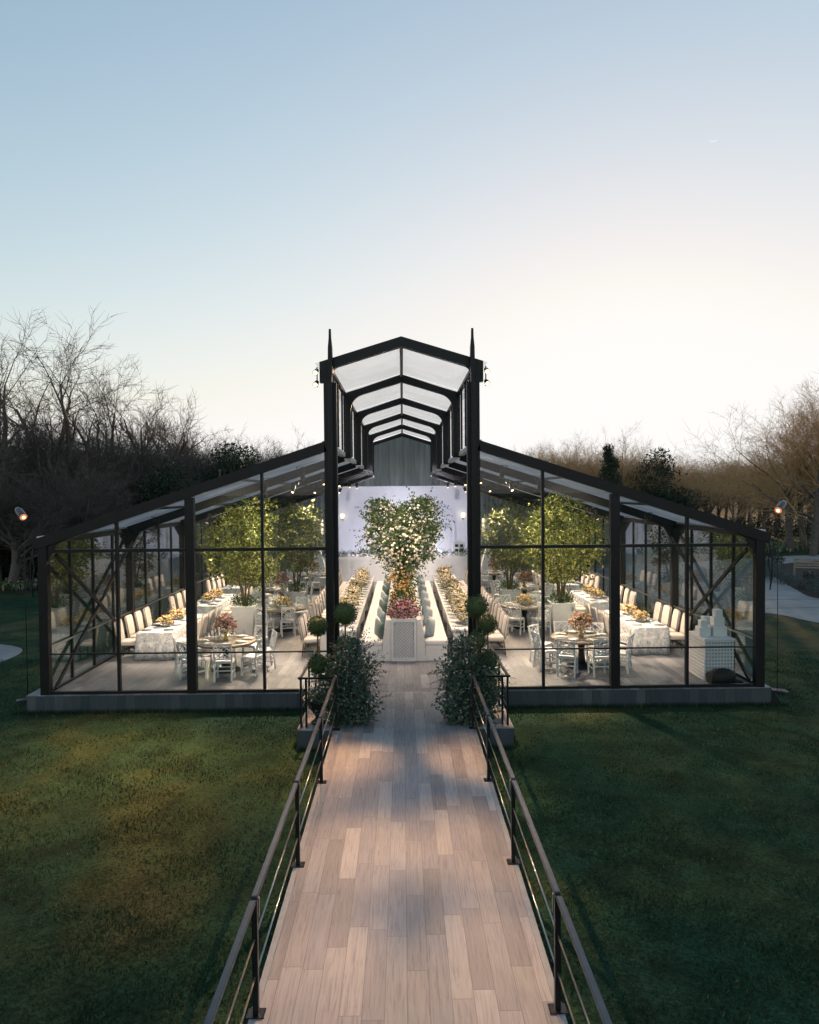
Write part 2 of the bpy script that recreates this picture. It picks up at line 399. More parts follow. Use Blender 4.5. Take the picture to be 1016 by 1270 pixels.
# ------------------------------------------------------------------ world
SUN_EL, SUN_AZ = R(1.3), R(18)     # azimuth measured from +Y towards +X
w = bpy.data.worlds.new('World'); sc.world = w; w.use_nodes = True
nt = w.node_tree; nt.nodes.clear()
sky = nt.nodes.new('ShaderNodeTexSky'); sky.sky_type = 'NISHITA'; sky.sun_disc = False
sky.sun_elevation = SUN_EL; sky.sun_rotation = SUN_AZ
sky.altitude = 200; sky.air_density = 1.0; sky.dust_density = .5; sky.ozone_density = 1.5
bg = nt.nodes.new('ShaderNodeBackground'); wo = nt.nodes.new('ShaderNodeOutputWorld')
# a clear dusk sky has little contrast on film: soften its range, keep its hue
L_ = nt.links.new
ssp = nt.nodes.new('ShaderNodeSeparateColor'); scb = nt.nodes.new('ShaderNodeCombineColor'); L_(sky.outputs[0], ssp.inputs[0])
def wm_(op, a, b):
    n = nt.nodes.new('ShaderNodeMath'); n.operation = op
    for k, v in enumerate((a, b)):
        if isinstance(v, (int, float)): n.inputs[k].default_value = v
        else: L_(v, n.inputs[k])
    return n.outputs[0]
for ch, kk in enumerate((1.19, 1.23, 1.32)):
    # thin dusk haze keeps the horizon pale instead of deep orange
    x = ssp.outputs[ch] if ch == 0 else wm_('MAXIMUM', ssp.outputs[ch], wm_('MULTIPLY', ssp.outputs[0], (1, .91, .76)[ch]))
    x = wm_('POWER', x, 1.16)
    x = wm_('SUBTRACT', 1.0, wm_('POWER', 2.71828, wm_('MULTIPLY', x, -kk)))
    L_(wm_('MULTIPLY', x, (6.75, 6.6, 6.45)[ch]), scb.inputs[ch])
L_(scb.outputs[0], bg.inputs[0]); L_(bg.outputs[0], wo.inputs[0])
bg.inputs[1].default_value = .15
sun = bpy.data.lights.new('sun', 'SUN'); sun.energy = 5.0; sun.angle = R(.5); sun.color = (1,.62,.32)
so = bpy.data.objects.new('sun', sun); COL.objects.link(so)
sd = Vector((math.sin(SUN_AZ)*math.cos(SUN_EL), math.cos(SUN_AZ)*math.cos(SUN_EL), math.sin(SUN_EL)))
so.rotation_euler = sd.to_track_quat('Z', 'Y').to_euler(); so.location = (30, 60, 40)
vs = sc.view_settings; vs.view_transform = 'Standard'; vs.look = 'None'; vs.exposure = 0; vs.gamma = 1
cy = sc.cycles; cy.use_denoising = True; cy.max_bounces = 8; cy.diffuse_bounces = 3; cy.glossy_bounces = 4; cy.transparent_max_bounces = 32
cy.sample_clamp_indirect = 4; cy.sample_clamp_direct = 0; cy.caustics_reflective = False; cy.caustics_refractive = False

def spot(loc, tgt, W, deg, col=(1,.74,.45), blend=.7, size=.06):
    l = bpy.data.lights.new('spot_lamp', 'SPOT'); l.energy = W; l.spot_size = R(deg); l.spot_blend = blend; l.color = col; l.shadow_soft_size = size
    o = bpy.data.objects.new('spot_lamp', l); COL.objects.link(o); o.location = loc
    o.rotation_euler = (Vector(loc) - Vector(tgt)).to_track_quat('Z', 'Y').to_euler()
    return o
def area(loc, tgt, W, sx, sy, col=(1,1,1)):
    l = bpy.data.lights.new('wash_lamp', 'AREA'); l.energy = W; l.shape = 'RECTANGLE'; l.size = sx; l.size_y = sy; l.color = col
    o = bpy.data.objects.new('wash_lamp', l); COL.objects.link(o); o.location = loc
    o.rotation_euler = (Vector(loc) - Vector(tgt)).to_track_quat('Z', 'Y').to_euler()
    return o

GZ = -.4
# ------------------------------------------------------------------ setting: ground, paths, deck, walkway
def sheet(name, pts, z, mat):
    m = MB(); m.poly([(x, y, z) for x, y in pts]); return kind(m.build(name, mat), 'structure')
def ground():
    m = MB(); n = 0
    xs = [-3000,-900,-300,-120,-60,-30,-10,10,30,60,120,300,900,3000]; ys = [-4000,-300,-60,-20,0,30,60,100,180,400,1000,4000]
    for a in range(len(xs)-1):
        for b in range(len(ys)-1):
            m.poly([(xs[a],ys[b],GZ),(xs[a+1],ys[b],GZ),(xs[a+1],ys[b+1],GZ),(xs[a],ys[b+1],GZ)])
    return kind(m.build('ground', M['lawn']), 'structure')
ground()
def smooth_closed(ctrl, n=8):
    out = []; k = len(ctrl)
    for i in range(k):
        p0, p1, p2, p3 = ctrl[i-1], ctrl[i], ctrl[(i+1)%k], ctrl[(i+2)%k]
        for j in range(n):
            t = j/n
            out.append(tuple(.5*((2*p1[a]) + (-p0[a]+p2[a])*t + (2*p0[a]-5*p1[a]+4*p2[a]-p3[a])*t*t + (-p0[a]+3*p1[a]-3*p2[a]+p3[a])*t**3) for a in (0,1)))
    return out
# paved path curving past the right of the marquee, and the round end of a path on the left
sheet('path', smooth_closed([(9,20),(10.5,14.5),(14.2,12.0),(15.2,9.5),(18,6.5),(26,3),(30,8),(22,11.5),(18.6,14.8),(19,18.3),(20.4,22),(22,26.5),(25.5,31),(33,34),(33,37),(25,35),(19,32),(12,31),(9,27)]), GZ+.006, M['paving'])
sheet('path', smooth_closed([(-11.75,5.4),(-12.4,3.8),(-15,2.9),(-22,3),(-26,5),(-22,8),(-15,7.8),(-12.4,7.0)]), GZ+.006, M['paving'])
sheet('path', smooth_closed([(25,49.6),(36,47.8),(50,48),(50,49.6),(36,49.6),(26,51)]), GZ+.006, M['paving'])
m = MB()
for (xa, ya, xb, yb) in ((9.6,15.6,18.6,15.2),(9.4,21.5,20.1,21.6),(12.9,12.9,19.4,13.2)):
    d = Vector((xb-xa, yb-ya, 0)).normalized(); nrm = Vector((-d.y, d.x, 0))*.035
    m.poly([Vector((xa,ya,GZ+.010))-nrm, Vector((xb,yb,GZ+.010))-nrm, Vector((xb,yb,GZ+.010))+nrm, Vector((xa,ya,GZ+.010))+nrm])
kind(m.build('path_joint', M['joint']), 'structure')
sheet('bed_ground', smooth_closed([(20.3,22),(19,18.4),(18.5,15.2),(22,12.6),(31,13),(36,24),(33,33),(25.5,30.7),(21.9,26.4)]), GZ+.012, M['soil'])
sheet('bed_ground', smooth_closed([(-15,20.6),(-24,19.8),(-44,18),(-60,24),(-44,30),(-24,26.5),(-14,25.5),(-12,23)]), GZ+.012, M['soil'])
sheet('woodland_floor', smooth_closed([(-9,34),(-20,26),(-45,25),(-110,30),(-140,90),(-60,120),(0,125),(60,128),(160,118),(170,70),(120,60),(84,66),(50,74),(20,70),(0,60)]), GZ+.004, M['leaflitter'])

m = MB(); m.box(-8.40, 8.24, -.1, 26, -.02, 0); kind(m.build('floor', M['deck']), 'structure')
m = MB(); m.box(-8.40, 8.24, -.092, -.03, GZ, -.022); m.box(-8.39, -8.33, -.028, 26, GZ, -.022); m.box(8.17, 8.23, -.028, 26, GZ, -.022)
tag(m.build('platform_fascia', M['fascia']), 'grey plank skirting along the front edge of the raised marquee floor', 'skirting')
m = MB(); m.prism([(8.245,GZ),(8.50,GZ),(8.245,-.03)], 'y', -.075, -.06)
m.prism([(8.245,GZ),(8.36,GZ),(8.245,-.1)], 'y', -.05, 1.0)
tag(m.build('fabric_skirt', M['bagcloth']), 'black fabric flap at the right-hand end of the plank skirting', 'fabric')
m = MB(); m.box(-1.27, 1.27, -26, -2.604, -.06, 0); kind(m.build('walkway', M['walk']), 'structure')
for s in (-1, 1):
    m = MB(); m.box(min(s*1.272, s*1.335), max(s*1.272, s*1.335), -26, -2.604, GZ+.02, .003); kind(m.build('walkway_edge', M['edge']), 'structure')
m = MB(); m.box(-2.02, 2.06, -2.6, -.104, -.03, -.001); kind(m.build('landing_floor', M['walk']), 'structure')
m = MB(); m.box(-2.02, 2.06, -2.594, -2.53, GZ, -.032); m.box(-2.01,-1.95,-2.528,-.11,GZ,-.032); m.box(1.99,2.05,-2.528,-.11,GZ,-.032)
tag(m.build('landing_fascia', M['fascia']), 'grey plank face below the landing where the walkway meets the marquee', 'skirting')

# ------------------------------------------------------------------ the glass marquee
tent = thing('glass_marquee', 'black steel framed glass marquee with raised ridge roof at the end of the walkway', 'marquee')
S = 5.0; NB = 5; XE, ZE = 8.0, 3.5; XC, ZC = 1.72, 5.56; ZT, ZR = 7.34, 7.89
def roofz(x): return ZE + (ZC - ZE) * (XE - abs(x)) / (XE - XC)
def part(m, name, mat, parent=None): return m.build(name, M[mat], parent or tent)
SL = Vector((XE-XC, 0, ZE-ZC)).normalized()
for k in range(NB + 1):
    y = k * S
    for s in (-1, 1):
        m = MB(); m.box(s*XE-.1, s*XE+.1, y-.08, y+.08, 0, ZE-.1); part(m, 'post', 'frame')
        m = MB()
        # lean-to rafter with a haunch at the eave and a slim cap along its top
        m.bar((s*(XE+.2), y, roofz(XE+.2)-.1), (s*(XC-.02), y, roofz(XC-.02)-.1), .14 if k else .2, .2)
        m.bar((s*(XE+.21), y, roofz(XE+.2)+.02), (s*XC, y, roofz(XC)+.02), .08, .03)
        m.prism([(s*(XE-.1), ZE-.55), (s*(XE-.1), roofz(XE-.1)-.19), (s*(XE-.75), roofz(XE-.75)-.19), (s*(XE-.32), roofz(XE-.32)-.25)], 'y', y-.05, y+.05)
        part(m, 'rafter', 'frame')
        if k == 0:
            m = MB(); m.box(s*4.74-.1, s*4.74+.1, -.08, .08, 0, roofz(4.74)-.2); part(m, 'post', 'frame')
            m = MB(); m.box(s*1.585-.14, s*1.585+.14, -.1, .1, 0, ZT-.453); part(m, 'post', 'frame')
            m = MB(); m.box(s*1.585-.05, s*1.585+.05, -.125, -.102, 0, ZT-.46); part(m, 'cover_strip', 'steel_dark')
    # portal frame of the raised ridge, rounded inner haunches
    zb = ZC - .1 if k else ZT - .45
    wd = .21 if k else .26
    inner = []
    rr = .38 if k else .14
    xi = XC + (-.02 if k else .07) - wd; zi = ZT - .2 + (ZR-ZT)*.12
    sl = (ZR - ZT) / (XC + .09)
    for j in range(7):
        t = j/6
        a0 = (xi, zi - rr); a1 = (xi, zi + .0); a2 = (xi - rr*.95, zi + sl*rr*.95)
        inner.append(tuple((1-t)**2*a0[q] + 2*t*(1-t)*a1[q] + t*t*a2[q] for q in (0,1)))
    zap = zi + sl * xi
    half_in = [(xi, zb)] + inner + [(0, zap)]
    xo = XC + (-.02 if k else .09)
    outer = [(xo, zb), (xo, ZT), (0, ZR)]
    for s in (-1, 1):
        m = MB()
        # triangulated as quads between outer and inner chains
        O = [(xo, zb), (xo, zi - rr)] + [(xo + (0 - 0), zi - rr + (ZT - zi + rr)*min(1, j/3)) if j <= 3 else (xo - (xo - (xi - rr*.95))*(j-3)/3, ZT + sl*(xo - (xi - rr*.95))*(j-3)/3) for j in range(1, 7)] + [(0, ZR)]
        I = half_in
        hw = .07 if k else .094
        n = len(I)
        for a in range(n - 1):
            o0, o1, i0, i1 = O[min(a, len(O)-1)], O[min(a+1, len(O)-1)], I[a], I[a+1]
            for (yy, fl) in ((y-hw, 1), (y+hw, -1)):
                m.poly([(s*o0[0], yy, o0[1]), (s*o1[0], yy, o1[1]), (s*i1[0], yy, i1[1]), (s*i0[0], yy, i0[1])][::fl])
            m.poly([(s*o0[0], y-hw, o0[1]), (s*o1[0], y-hw, o1[1]), (s*o1[0], y+hw, o1[1]), (s*o0[0], y+hw, o0[1])])
            m.poly([(s*i0[0], y-hw, i0[1]), (s*i1[0], y-hw, i1[1]), (s*i1[0], y+hw, i1[1]), (s*i0[0], y+hw, i0[1])])
        m.poly([(s*xo, y-hw, zb), (s*xi, y-hw, zb), (s*xi, y+hw, zb), (s*xo, y+hw, zb)])
        part(m, 'ridge_frame', 'frame')
# tall fins beside the entrance, standing proud of the ridge
for s in (-1, 1):
    m = MB(); x = s*1.555
    def fr(z, hw, y0, y1): return [(x-hw, y0, z), (x+hw, y0, z), (x+hw, y1, z), (x-hw, y1, z)]
    m.quadmesh([fr(0,.03,-.30,-.14), fr(6.9,.03,-.30,-.14), fr(7.25,.05,-.31,-.13), fr(7.62,.045,-.30,-.15), fr(7.82,.028,-.28,-.20), fr(8.02,.024,-.27,-.22)], smooth=False)
    part(m, 'entrance_fin', 'frame')
    # front glazing bars
    for x in (6.37, 3.13):
        m = MB(); m.box(s*x-.03, s*x+.03, -.05, .05, 0, roofz(x)-.2); part(m, 'mullion', 'frame')
    for a, b in ((1.725, 3.10), (3.16, 4.64), (4.84, 6.34), (6.40, 7.9)):
        m = MB(); m.box(min(s*a,s*b), max(s*a,s*b), -.035, .035, 3.17, 3.24); part(m, 'transom', 'frame')
        m = MB(); m.box(min(s*a,s*b), max(s*a,s*b), -.018, .018, .885, .915); part(m, 'guard_rail', 'steel_dark')
        m = MB(); m.box(min(s*a,s*b), max(s*a,s*b), -.045, .045, .004, .06); part(m, 'sill', 'frame')
        m = MB(); m.box(min(s*a,s*b), max(s*a,s*b), -.006, .006, .062, 3.168); part(m, 'glass_panel', 'glass')
        m = MB(); m.prism([(s*a, 3.242), (s*b, 3.242), (s*b, roofz(b)-.21), (s*a, roofz(a)-.21)], 'y', -.006, .006); part(m, 'glass_panel', 'glass')
    # side wall
    for k in range(NB):
        for j in range(4):
            y0 = k*S + j*1.25; y1 = y0 + 1.25
            if j: 
                m = MB(); m.box(s*XE-.035, s*XE+.035, y0-.03, y0+.03, 0, ZE-.1); part(m, 'mullion', 'frame')
            m = MB(); m.box(s*XE-.006, s*XE+.006, y0+(.035 if j else .085), y1-(.035 if j < 3 else .085), .06, ZE-.16); part(m, 'glass_panel', 'sideglass')
        m = MB(); m.box(s*XE-.05, s*XE+.05, k*S+.085, k*S+S-.085, ZE-.15, ZE-.03); part(m, 'eave_beam', 'frame')
        m = MB(); m.box(s*(XE-.02)-.03, s*(XE-.02)+.03, k*S+.085, k*S+S-.085, .004, .055); part(m, 'sill', 'steel_dark')
        m = MB(); m.box(s*(XE-.06)-.014, s*(XE-.06)+.014, k*S+.085, k*S+S-.085, 1.03, 1.065); part(m, 'guard_rail', 'rod')
        m = MB(); m.box(min(s*(XE+.02),s*(XE+.2)), max(s*(XE+.02),s*(XE+.2)), k*S+.1, k*S+S-.1, ZE-.02, ZE+.03); part(m, 'eave_gutter', 'gutter')
    for (z0, z1) in ((.1, 3.1), (3.1, .1)):
        m = MB(); m.bar((s*7.87, .15, z0), (s*7.87, S-.15, z1), .05, .08) if z0 < z1 else m.bar((s*7.80, .15, z0), (s*7.80, S-.15, z1), .05, .08)
        part(m, 'brace', 'frame')
    for k in range(NB):
        ya, yb = k*S+.06, k*S+S-.06
        m = MB()
        pts = [(s*(XE+.2), ya), (s*(XE+.2), yb), (s*XC, yb), (s*XC, ya)]
        top = [(x, y, roofz(x)+.045) for x, y in pts]; bot = [(x, y, roofz(x)+.037) for x, y in pts]
        m.quadmesh([bot, top], smooth=False); part(m, 'roof_panel', 'roof')
        for xx in (6.1, 4.0):
            m = MB(); m.box(s*xx-.03, s*xx+.03, k*S+.09, k*S+S-.09, roofz(xx)-.05, roofz(xx)+.01); part(m, 'purlin', 'frame')
        # raised ridge: side lights and roof sheet
        for j in (1, 2, 3):
            y0 = k*S + j*1.25
            m = MB(); m.box(s*(XC-.08)-.025, s*(XC-.08)+.025, y0-.025, y0+.025, ZC+.06, ZT-.1); part(m, 'clerestory_bar', 'frame')
        m = MB(); m.box(s*(XC-.08)-.005, s*(XC-.08)+.005, k*S+.09, k*S+S-.09, ZC+.06, ZT-.1); part(m, 'clerestory_glass', 'clerestory')
        m = MB(); m.box(s*(XC-.08)-.045, s*(XC-.08)+.045, k*S+.11, k*S+S-.11, ZT-.1, ZT-.01); part(m, 'clerestory_beam', 'frame')
        m = MB(); m.box(s*(XC+.0)-.07, s*(XC+.0)+.07, k*S+.11, k*S+S-.11, ZC-.06, ZC+.055); part(m, 'valley_gutter', 'gutter')
        m = MB(); sl = (ZR-ZT)/(XC+.09)
        zz = lambda x: ZR + .03 - sl*abs(x)
        P = [(0.0, ya), (0.0, yb), (s*(XC+.2), yb), (s*(XC+.2), ya)]
        m.quadmesh([[(x, y, zz(x)-.008) for x, y in P], [(x, y, zz(x)) for x, y in P]], smooth=False); part(m, 'roof_panel', 'ridgeroof')
for k in range(NB):
    m = MB(); m.box(-.04, .04, k*S+.11, k*S+S-.11, ZR-.12, ZR-.03); part(m, 'ridge_beam', 'frame')

# hanging cable ends at the two front eave corners
for s, lab in ((-1, 'black cable looped at the left front eave corner of the marquee'), (1, 'black cable hanging at the right front eave corner of the marquee')):
    m = MB(); x = s*8.16
    m.tube([(x, -.12, 3.3), (x+.02*s, -.13, 3.1), (x-.01*s, -.12, 2.8), (x+.05*s, -.13, 2.5), (x+.03*s, -.12, 2.2), (x+.07*s, -.12, 2.45), (x+.08*s, -.12, 2.9), (x+.02*s, -.12, 3.25)], .016, 5)
    tag(m.build('cable', M['black']), lab, 'cable')

# drapes closing the far gable, in pleated panels
dr = thing('gable_drape', 'pleated sage grey drapes closing the far gable above the stage', 'drape', (0, 24.75, 0))
def drape_panel(x0, x1, ztop, zbot, ph):
    m = MB(); n = max(8, int((x1-x0)/.045)); rows = []
    for r_ in range(2):
        pass
    top = []; bot = []
    for i in range(n+1):
        x = x0 + (x1-x0)*i/n
        d = .05*math.sin(x*21+ph) + .025*math.sin(x*47+ph*2.1)
        top.append((x, d*.8, ztop(x))); bot.append((x, d*1.2, zbot))
    m.quadmesh([bot, top], closed=False, smooth=True, caps=False)
    return part(m, 'curtain_panel', 'drape', dr)
for a in range(-5, 5):
    x0, x1 = a*1.58, (a+1)*1.58
    zt = lambda x: (ZT-.25 + (ZR-ZT)*(1-abs(x)/1.8)) if abs(x) < XC-.12 else roofz(x)-.25
    if a in (-2, 1):
        e = XC-.12
        segs = ((x0, -e), (-e+.001, x1)) if a == -2 else ((x0, e-.001), (e, x1))
        for q in segs: drape_panel(q[0], q[1], zt, .01, a*1.3)
    else: drape_panel(x0, x1, zt, .01, a*1.3)

# ------------------------------------------------------------------ railings
def railing(s, lab):
    t = thing('walkway_railing', lab, 'railing', (s*1.285, -2.6, 0))
    ys = [-.05, -2.5, -4.95, -7.4, -9.85, -12.3, -14.75]
    for i, y in enumerate(ys):
        m = MB(); m.box(-.024, .024, y-.024, y+.024, .012, .985); p = part(m, 'post', 'steel_dark', t)
        m = MB(); m.box(-.075, .075, y-.06, y+.06, .004, .0115); part(m, 'base_plate', 'steel_dark', p)
        for (bx, by) in ((-.05,-.04),(.05,-.04),(-.05,.04),(.05,.04)):
            pass
        m = MB(); m.box(-s*.027-.004, -s*.027+.004, y+.03, y+.055, .82, .985); part(m, 'bracket', 'rod', p)
        if i < len(ys)-1:
            y2 = ys[i+1]
            m = MB(); m.box(-.026+s*.01, .026+s*.01, y2+.03, y-.034, .965, 1.005, .006); part(m, 'top_rail', 'rail', t)
            for z in (.66, .335):
                m = MB(); m.tube([(s*.0, y-.025, z), (s*.0, y2+.025, z)], .0085, 6); part(m, 'rod', 'rod', t)
    return t
railing(-1, 'black steel handrail with thin rods along the left edge of the walkway')
railing(1, 'black steel handrail with thin rods along the right edge of the walkway')
def landing_rail(s, lab):
    x = s*1.96
    t = thing('landing_railing', lab, 'railing', (x, -2.5, 0))
    for (px, py) in ((0,0), (0,-.0+1.2), (0,2.3), (-s*.10,.0)):
        m = MB(); m.box(px-.018, px+.018, py-.018, py+.018, .003, .93); part(m, 'post', 'steel_dark', t)
    m = MB(); m.bar((0,-.03,.955), (0,2.33,.955), .045, .04); part(m, 'top_rail', 'rail', t)
    m = MB(); m.bar((s*.045,-.06,.955), (-s*.62,-.06,.955), .04, .035); part(m, 'end_rail', 'steel_dark', t)
    for z in (.64, .34):
        m = MB(); m.tube([(0,.0,z),(0,2.3,z)], .008, 6); part(m, 'rod', 'rod', t)
landing_rail(-1, 'short black railing on the left side of the planted landing')
landing_rail(1, 'short black railing on the right side of the planted landing')

# ------------------------------------------------------------------ plants
def leafball(m, rng, c, rad, n, L, W, shell=.55, droop=0, up=.2, noise=.25):
    c = Vector(c)
    for _ in range(n):
        d = rv(rng)
        q = rng.uniform(shell, 1) * (1 + rng.gauss(0, noise)*.5)
        p = c + Vector((d.x*rad[0], d.y*rad[1], d.z*rad[2]))*q
        ld = (d*.7 + rv(rng)*.8 + Vector((0,0,up-droop))).normalized()
        l = L*rng.uniform(.6,1.3)
        m.leaf(p, ld, rv(rng), l, l*W)
def sprays(m, ms, rng, c, rad, n, L, W, leaves=9, ln=.35, stemr=.004):
    """thin shoots leaving a crown, leaves set along each"""
    c = Vector(c)
    for _ in range(n):
        d = rv(rng); d.z = d.z*.8 + .15; d.normalize()
        p = c + Vector((d.x*rad[0], d.y*rad[1], d.z*rad[2]))*rng.uniform(.6,1)
        e = p + (d + Vector((0,0,rng.uniform(-.5,.5))) + rv(rng)*.3).normalized()*ln*rng.uniform(.5,1.4)
        mid = (p+e)/2 + rv(rng)*.04
        if ms is not None: ms.tube([p, mid, e], [stemr, stemr*.8, stemr*.4], 3, caps=False)
        for k in range(leaves):
            t = (k+.6)/leaves
            q = p.lerp(mid, t*2) if t < .5 else mid.lerp(e, t*2-1)
            ld = ((e-p).normalized()*.5 + rv(rng)).normalized()
            l = L*rng.uniform(.6,1.2); m.leaf(q, ld, rv(rng), l, l*W)
def blossoms(m, rng, c, rad, n, r0, r1, lo=.7, zmin=-.3):
    c = Vector(c)
    for _ in range(n):
        d = rv(rng)
        while d.z < zmin: d = rv(rng)
        p = c + Vector((d.x*rad[0], d.y*rad[1], d.z*rad[2]))*rng.uniform(lo,1.05)
        r = rng.uniform(r0, r1)
        m.ball(p, r, 6, 4, (rng.uniform(.8,1.1), rng.uniform(.8,1.1), rng.uniform(.55,.9)))

def topiary(lab, loc, balls, rng, stem_top):
    t = thing('topiary', lab, 'topiary', loc)
    m = MB(); m.lathe([(.13,0),(.15,.03),(.13,.05),(.07,.09),(.06,.14),(.1,.2),(.17,.3),(.2,.4),(.21,.43),(.225,.45),(.19,.45),(.17,.42)], 18); part(m, 'urn', 'urn', t)
    m = MB(); m.tube([(0,0,.4),(.008,.005,.8),(0,0,stem_top)], .016, 6); part(m, 'stem', 'stem', t)
    for z, r in balls:
        m = MB(); m.ball((0,0,z), r*.86, 14, 9); leafball(m, rng, (0,0,z), (r,r,r), 900, .035, .6, .86, noise=.08)
        part(m, 'clipped_ball', 'leaf_box', t)
    m = MB(); leafball(m, rng, (0,0,.5), (.26,.26,.16), 420, .06, .5, .3); sprays(m, None, rng, (0,0,.46), (.2,.2,.1), 26, .045, .5, 6, .3)
    part(m, 'underplanting', 'leaf_bush', t)
    m = MB(); blossoms(m, rng, (0,0,.5), (.3,.3,.2), 60, .012, .024, .8); part(m, 'blossoms', 'fl_white', t)
rng = random.Random(4)
topiary('two-ball topiary in a black urn, outermost on the left of the landing', (-1.66,-2.25,0), ((1.14,.18),(1.88,.19)), rng, 1.8)
topiary('taller two-ball topiary in a black urn behind the left entrance bush', (-1.25,-.75,0), ((1.18,.22),(1.86,.26)), rng, 1.7)
topiary('two-ball topiary in a black urn, outermost on the right of the landing', (1.64,-2.05,0), ((1.16,.18),(1.84,.19)), rng, 1.75)
topiary('taller two-ball topiary in a black urn behind the right entrance bush', (1.56,-.75,0), ((1.25,.22),(1.98,.26)), rng, 1.8)
def entrance_bush(lab, loc, s, rng):
    t = thing('entrance_bush', lab, 'plant', loc); t.scale = (.9, .9, .95)
    m = MB(); m.box(-.36,.36,-.34,.34,.0,.36,.01); m.box(-.385,.385,-.365,.365,.33,.362); part(m, 'planter_box', 'planterdark', t)
    m = MB(); ms = MB()
    lumps = [((0,0,.55),(.48,.44,.3),700),((s*.12,-.05,.9),(.42,.4,.32),800),((-s*.1,.05,1.25),(.34,.33,.32),600),((s*.22,-.1,.6),(.36,.3,.3),500),((-s*.26,-.12,.78),(.3,.3,.3),420),((-s*.12,.05,1.52),(.24,.24,.22),300),((s*.05,-.26,.34),(.5,.3,.26),700),((-s*.4,-.2,.4),(.35,.3,.3),420),((-s*.36,-.05,1.0),(.36,.36,.36),520),((s*.34,-.1,1.0),(.34,.34,.34),420),((0,-.42,.2),(.46,.14,.18),520),((-s*.42,-.1,.2),(.14,.4,.18),420)]
    for c, r_, n in lumps: leafball(m, rng, c, r_, int(n*.75), .09, .55, .35, droop=.1, noise=.4)
    for c, r_, n in lumps: sprays(m, ms, rng, c, r_, 26, .055, .45, 8, .28)
    for c, r_, n in lumps[:5]: sprays(m, ms, rng, c, tuple(q*1.1 for q in r_), 7, .06, .4, 9, .42)
    part(m, 'foliage', 'leaf_bush', t)
    for k in range(9):
        a = rng.uniform(0, 6.28); ms.tube([(0,0,.3),(.1*math.cos(a),.1*math.sin(a),.8),(.25*math.cos(a),.2*math.sin(a),1.2)], [.014,.01,.005], 5)
    part(ms, 'stem', 'stem', t)
    m = MB()
    for c, r_, n in lumps[:7]: sprays(m, None, rng, c, tuple(q*1.02 for q in r_), 11, .06, .5, 8, .3)
    part(m, 'sprig', 'leaf_silver', t)
    m = MB()
    for c, r_, n in lumps: blossoms(m, rng, c, tuple(q*1.05 for q in r_), 8, .014, .024, .9)
    part(m, 'blossoms', 'fl_white', t)
entrance_bush('leafy dark green bush with white flowers left of the entrance', (-1.13,-2.1,0), -1, rng)
entrance_bush('leafy dark green bush with trailing sprays right of the entrance', (1.30,-2.1,0), 1, rng)

def indoor_tree(lab, loc, crown, n, mat, rng, h0=.95, sprn=24, top=None):
    t = thing('potted_tree', lab, 'tree', loc)
    m = MB()
    def rg(a, z): return [(-a,-a,z),(a,-a,z),(a,a,z),(-a,a,z)]
    m.quadmesh([rg(.26,0), rg(.36,.88), rg(.37,.9), rg(.37,h0), rg(.31,h0), rg(.31,h0-.05)], smooth=False); part(m, 'planter', 'planterwhite', t)
    m = MB()
    for k in range(5):
        a = k*1.257+rng.uniform(-.3,.3); r_ = rng.uniform(.2,.6); h = rng.uniform(2.0,2.9)
        m.tube([(.05*math.cos(a),.05*math.sin(a),h0-.06),(.12*math.cos(a),.12*math.sin(a),h0+.5),(r_*.6*math.cos(a+.3),r_*.6*math.sin(a+.3),h0+(h-h0)*.6),(r_*math.cos(a),r_*math.sin(a),h)], [.035,.028,.02,.01], 6)
        for j in range(5):
            b = rng.uniform(0,6.28); z = rng.uniform(1.6,h)
            m.tube([(r_*.6*math.cos(a+.3)*z/h,r_*.6*math.sin(a+.3)*z/h,z),(r_*math.cos(a)+.4*math.cos(b),r_*math.sin(a)+.4*math.sin(b),z+.35)], [.012,.004], 4)
    part(m, 'trunk', 'stem', t)
    m = MB()
    for c, r_, q in crown:
        leafball(m, rng, c, r_, int(n*q), .105, .62, .45, noise=.25, up=0, droop=.15)
        sprays(m, None, rng, c, tuple(v*1.05 for v in r_), int(sprn*q*1.3), .10, .55, 7, .38)
    part(m, 'crown', mat, t)
    m = MB(); leafball(m, rng, (0,0,h0+.12), (.46,.44,.24), 700, .07, .4, .3); sprays(m, None, rng, (0,0,h0), (.42,.4,.12), 30, .06, .4, 8, .3)
    part(m, 'underplanting', 'leaf_box', t)
def crownset(rng, w, z0, z1, n):
    out = []
    for k in range(n):
        z = z0 + (z1-z0)*(k+.5)/n; a = k*2.4+rng.uniform(-.5,.5)
        ww = w*(.5 + .62*math.sin(PI*(k+1.2)/(n+1.6)))
        r_ = w*rng.uniform(.2,.36); o = (ww-r_*.6)*math.sqrt(rng.uniform(.15,1))
        out.append(((o*math.cos(a), o*math.sin(a), z+rng.uniform(-.12,.12)), (r_, r_, r_*rng.uniform(.6,.85)), (r_/.4)**2))
    return out
rng = random.Random(11)
for s, nm in ((-1,'left'),(1,'right')):
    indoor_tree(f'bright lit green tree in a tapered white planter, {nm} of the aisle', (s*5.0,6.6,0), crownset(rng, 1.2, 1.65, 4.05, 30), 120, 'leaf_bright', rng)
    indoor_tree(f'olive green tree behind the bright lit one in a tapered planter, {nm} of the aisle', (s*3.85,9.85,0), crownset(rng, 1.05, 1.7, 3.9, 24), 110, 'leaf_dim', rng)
    indoor_tree(f'dim olive tree in a planter beside the {nm} glass wall', (s*5.75,11.35,0), crownset(rng, .8, 1.6, 3.4, 18), 110, 'leaf_dim', rng)

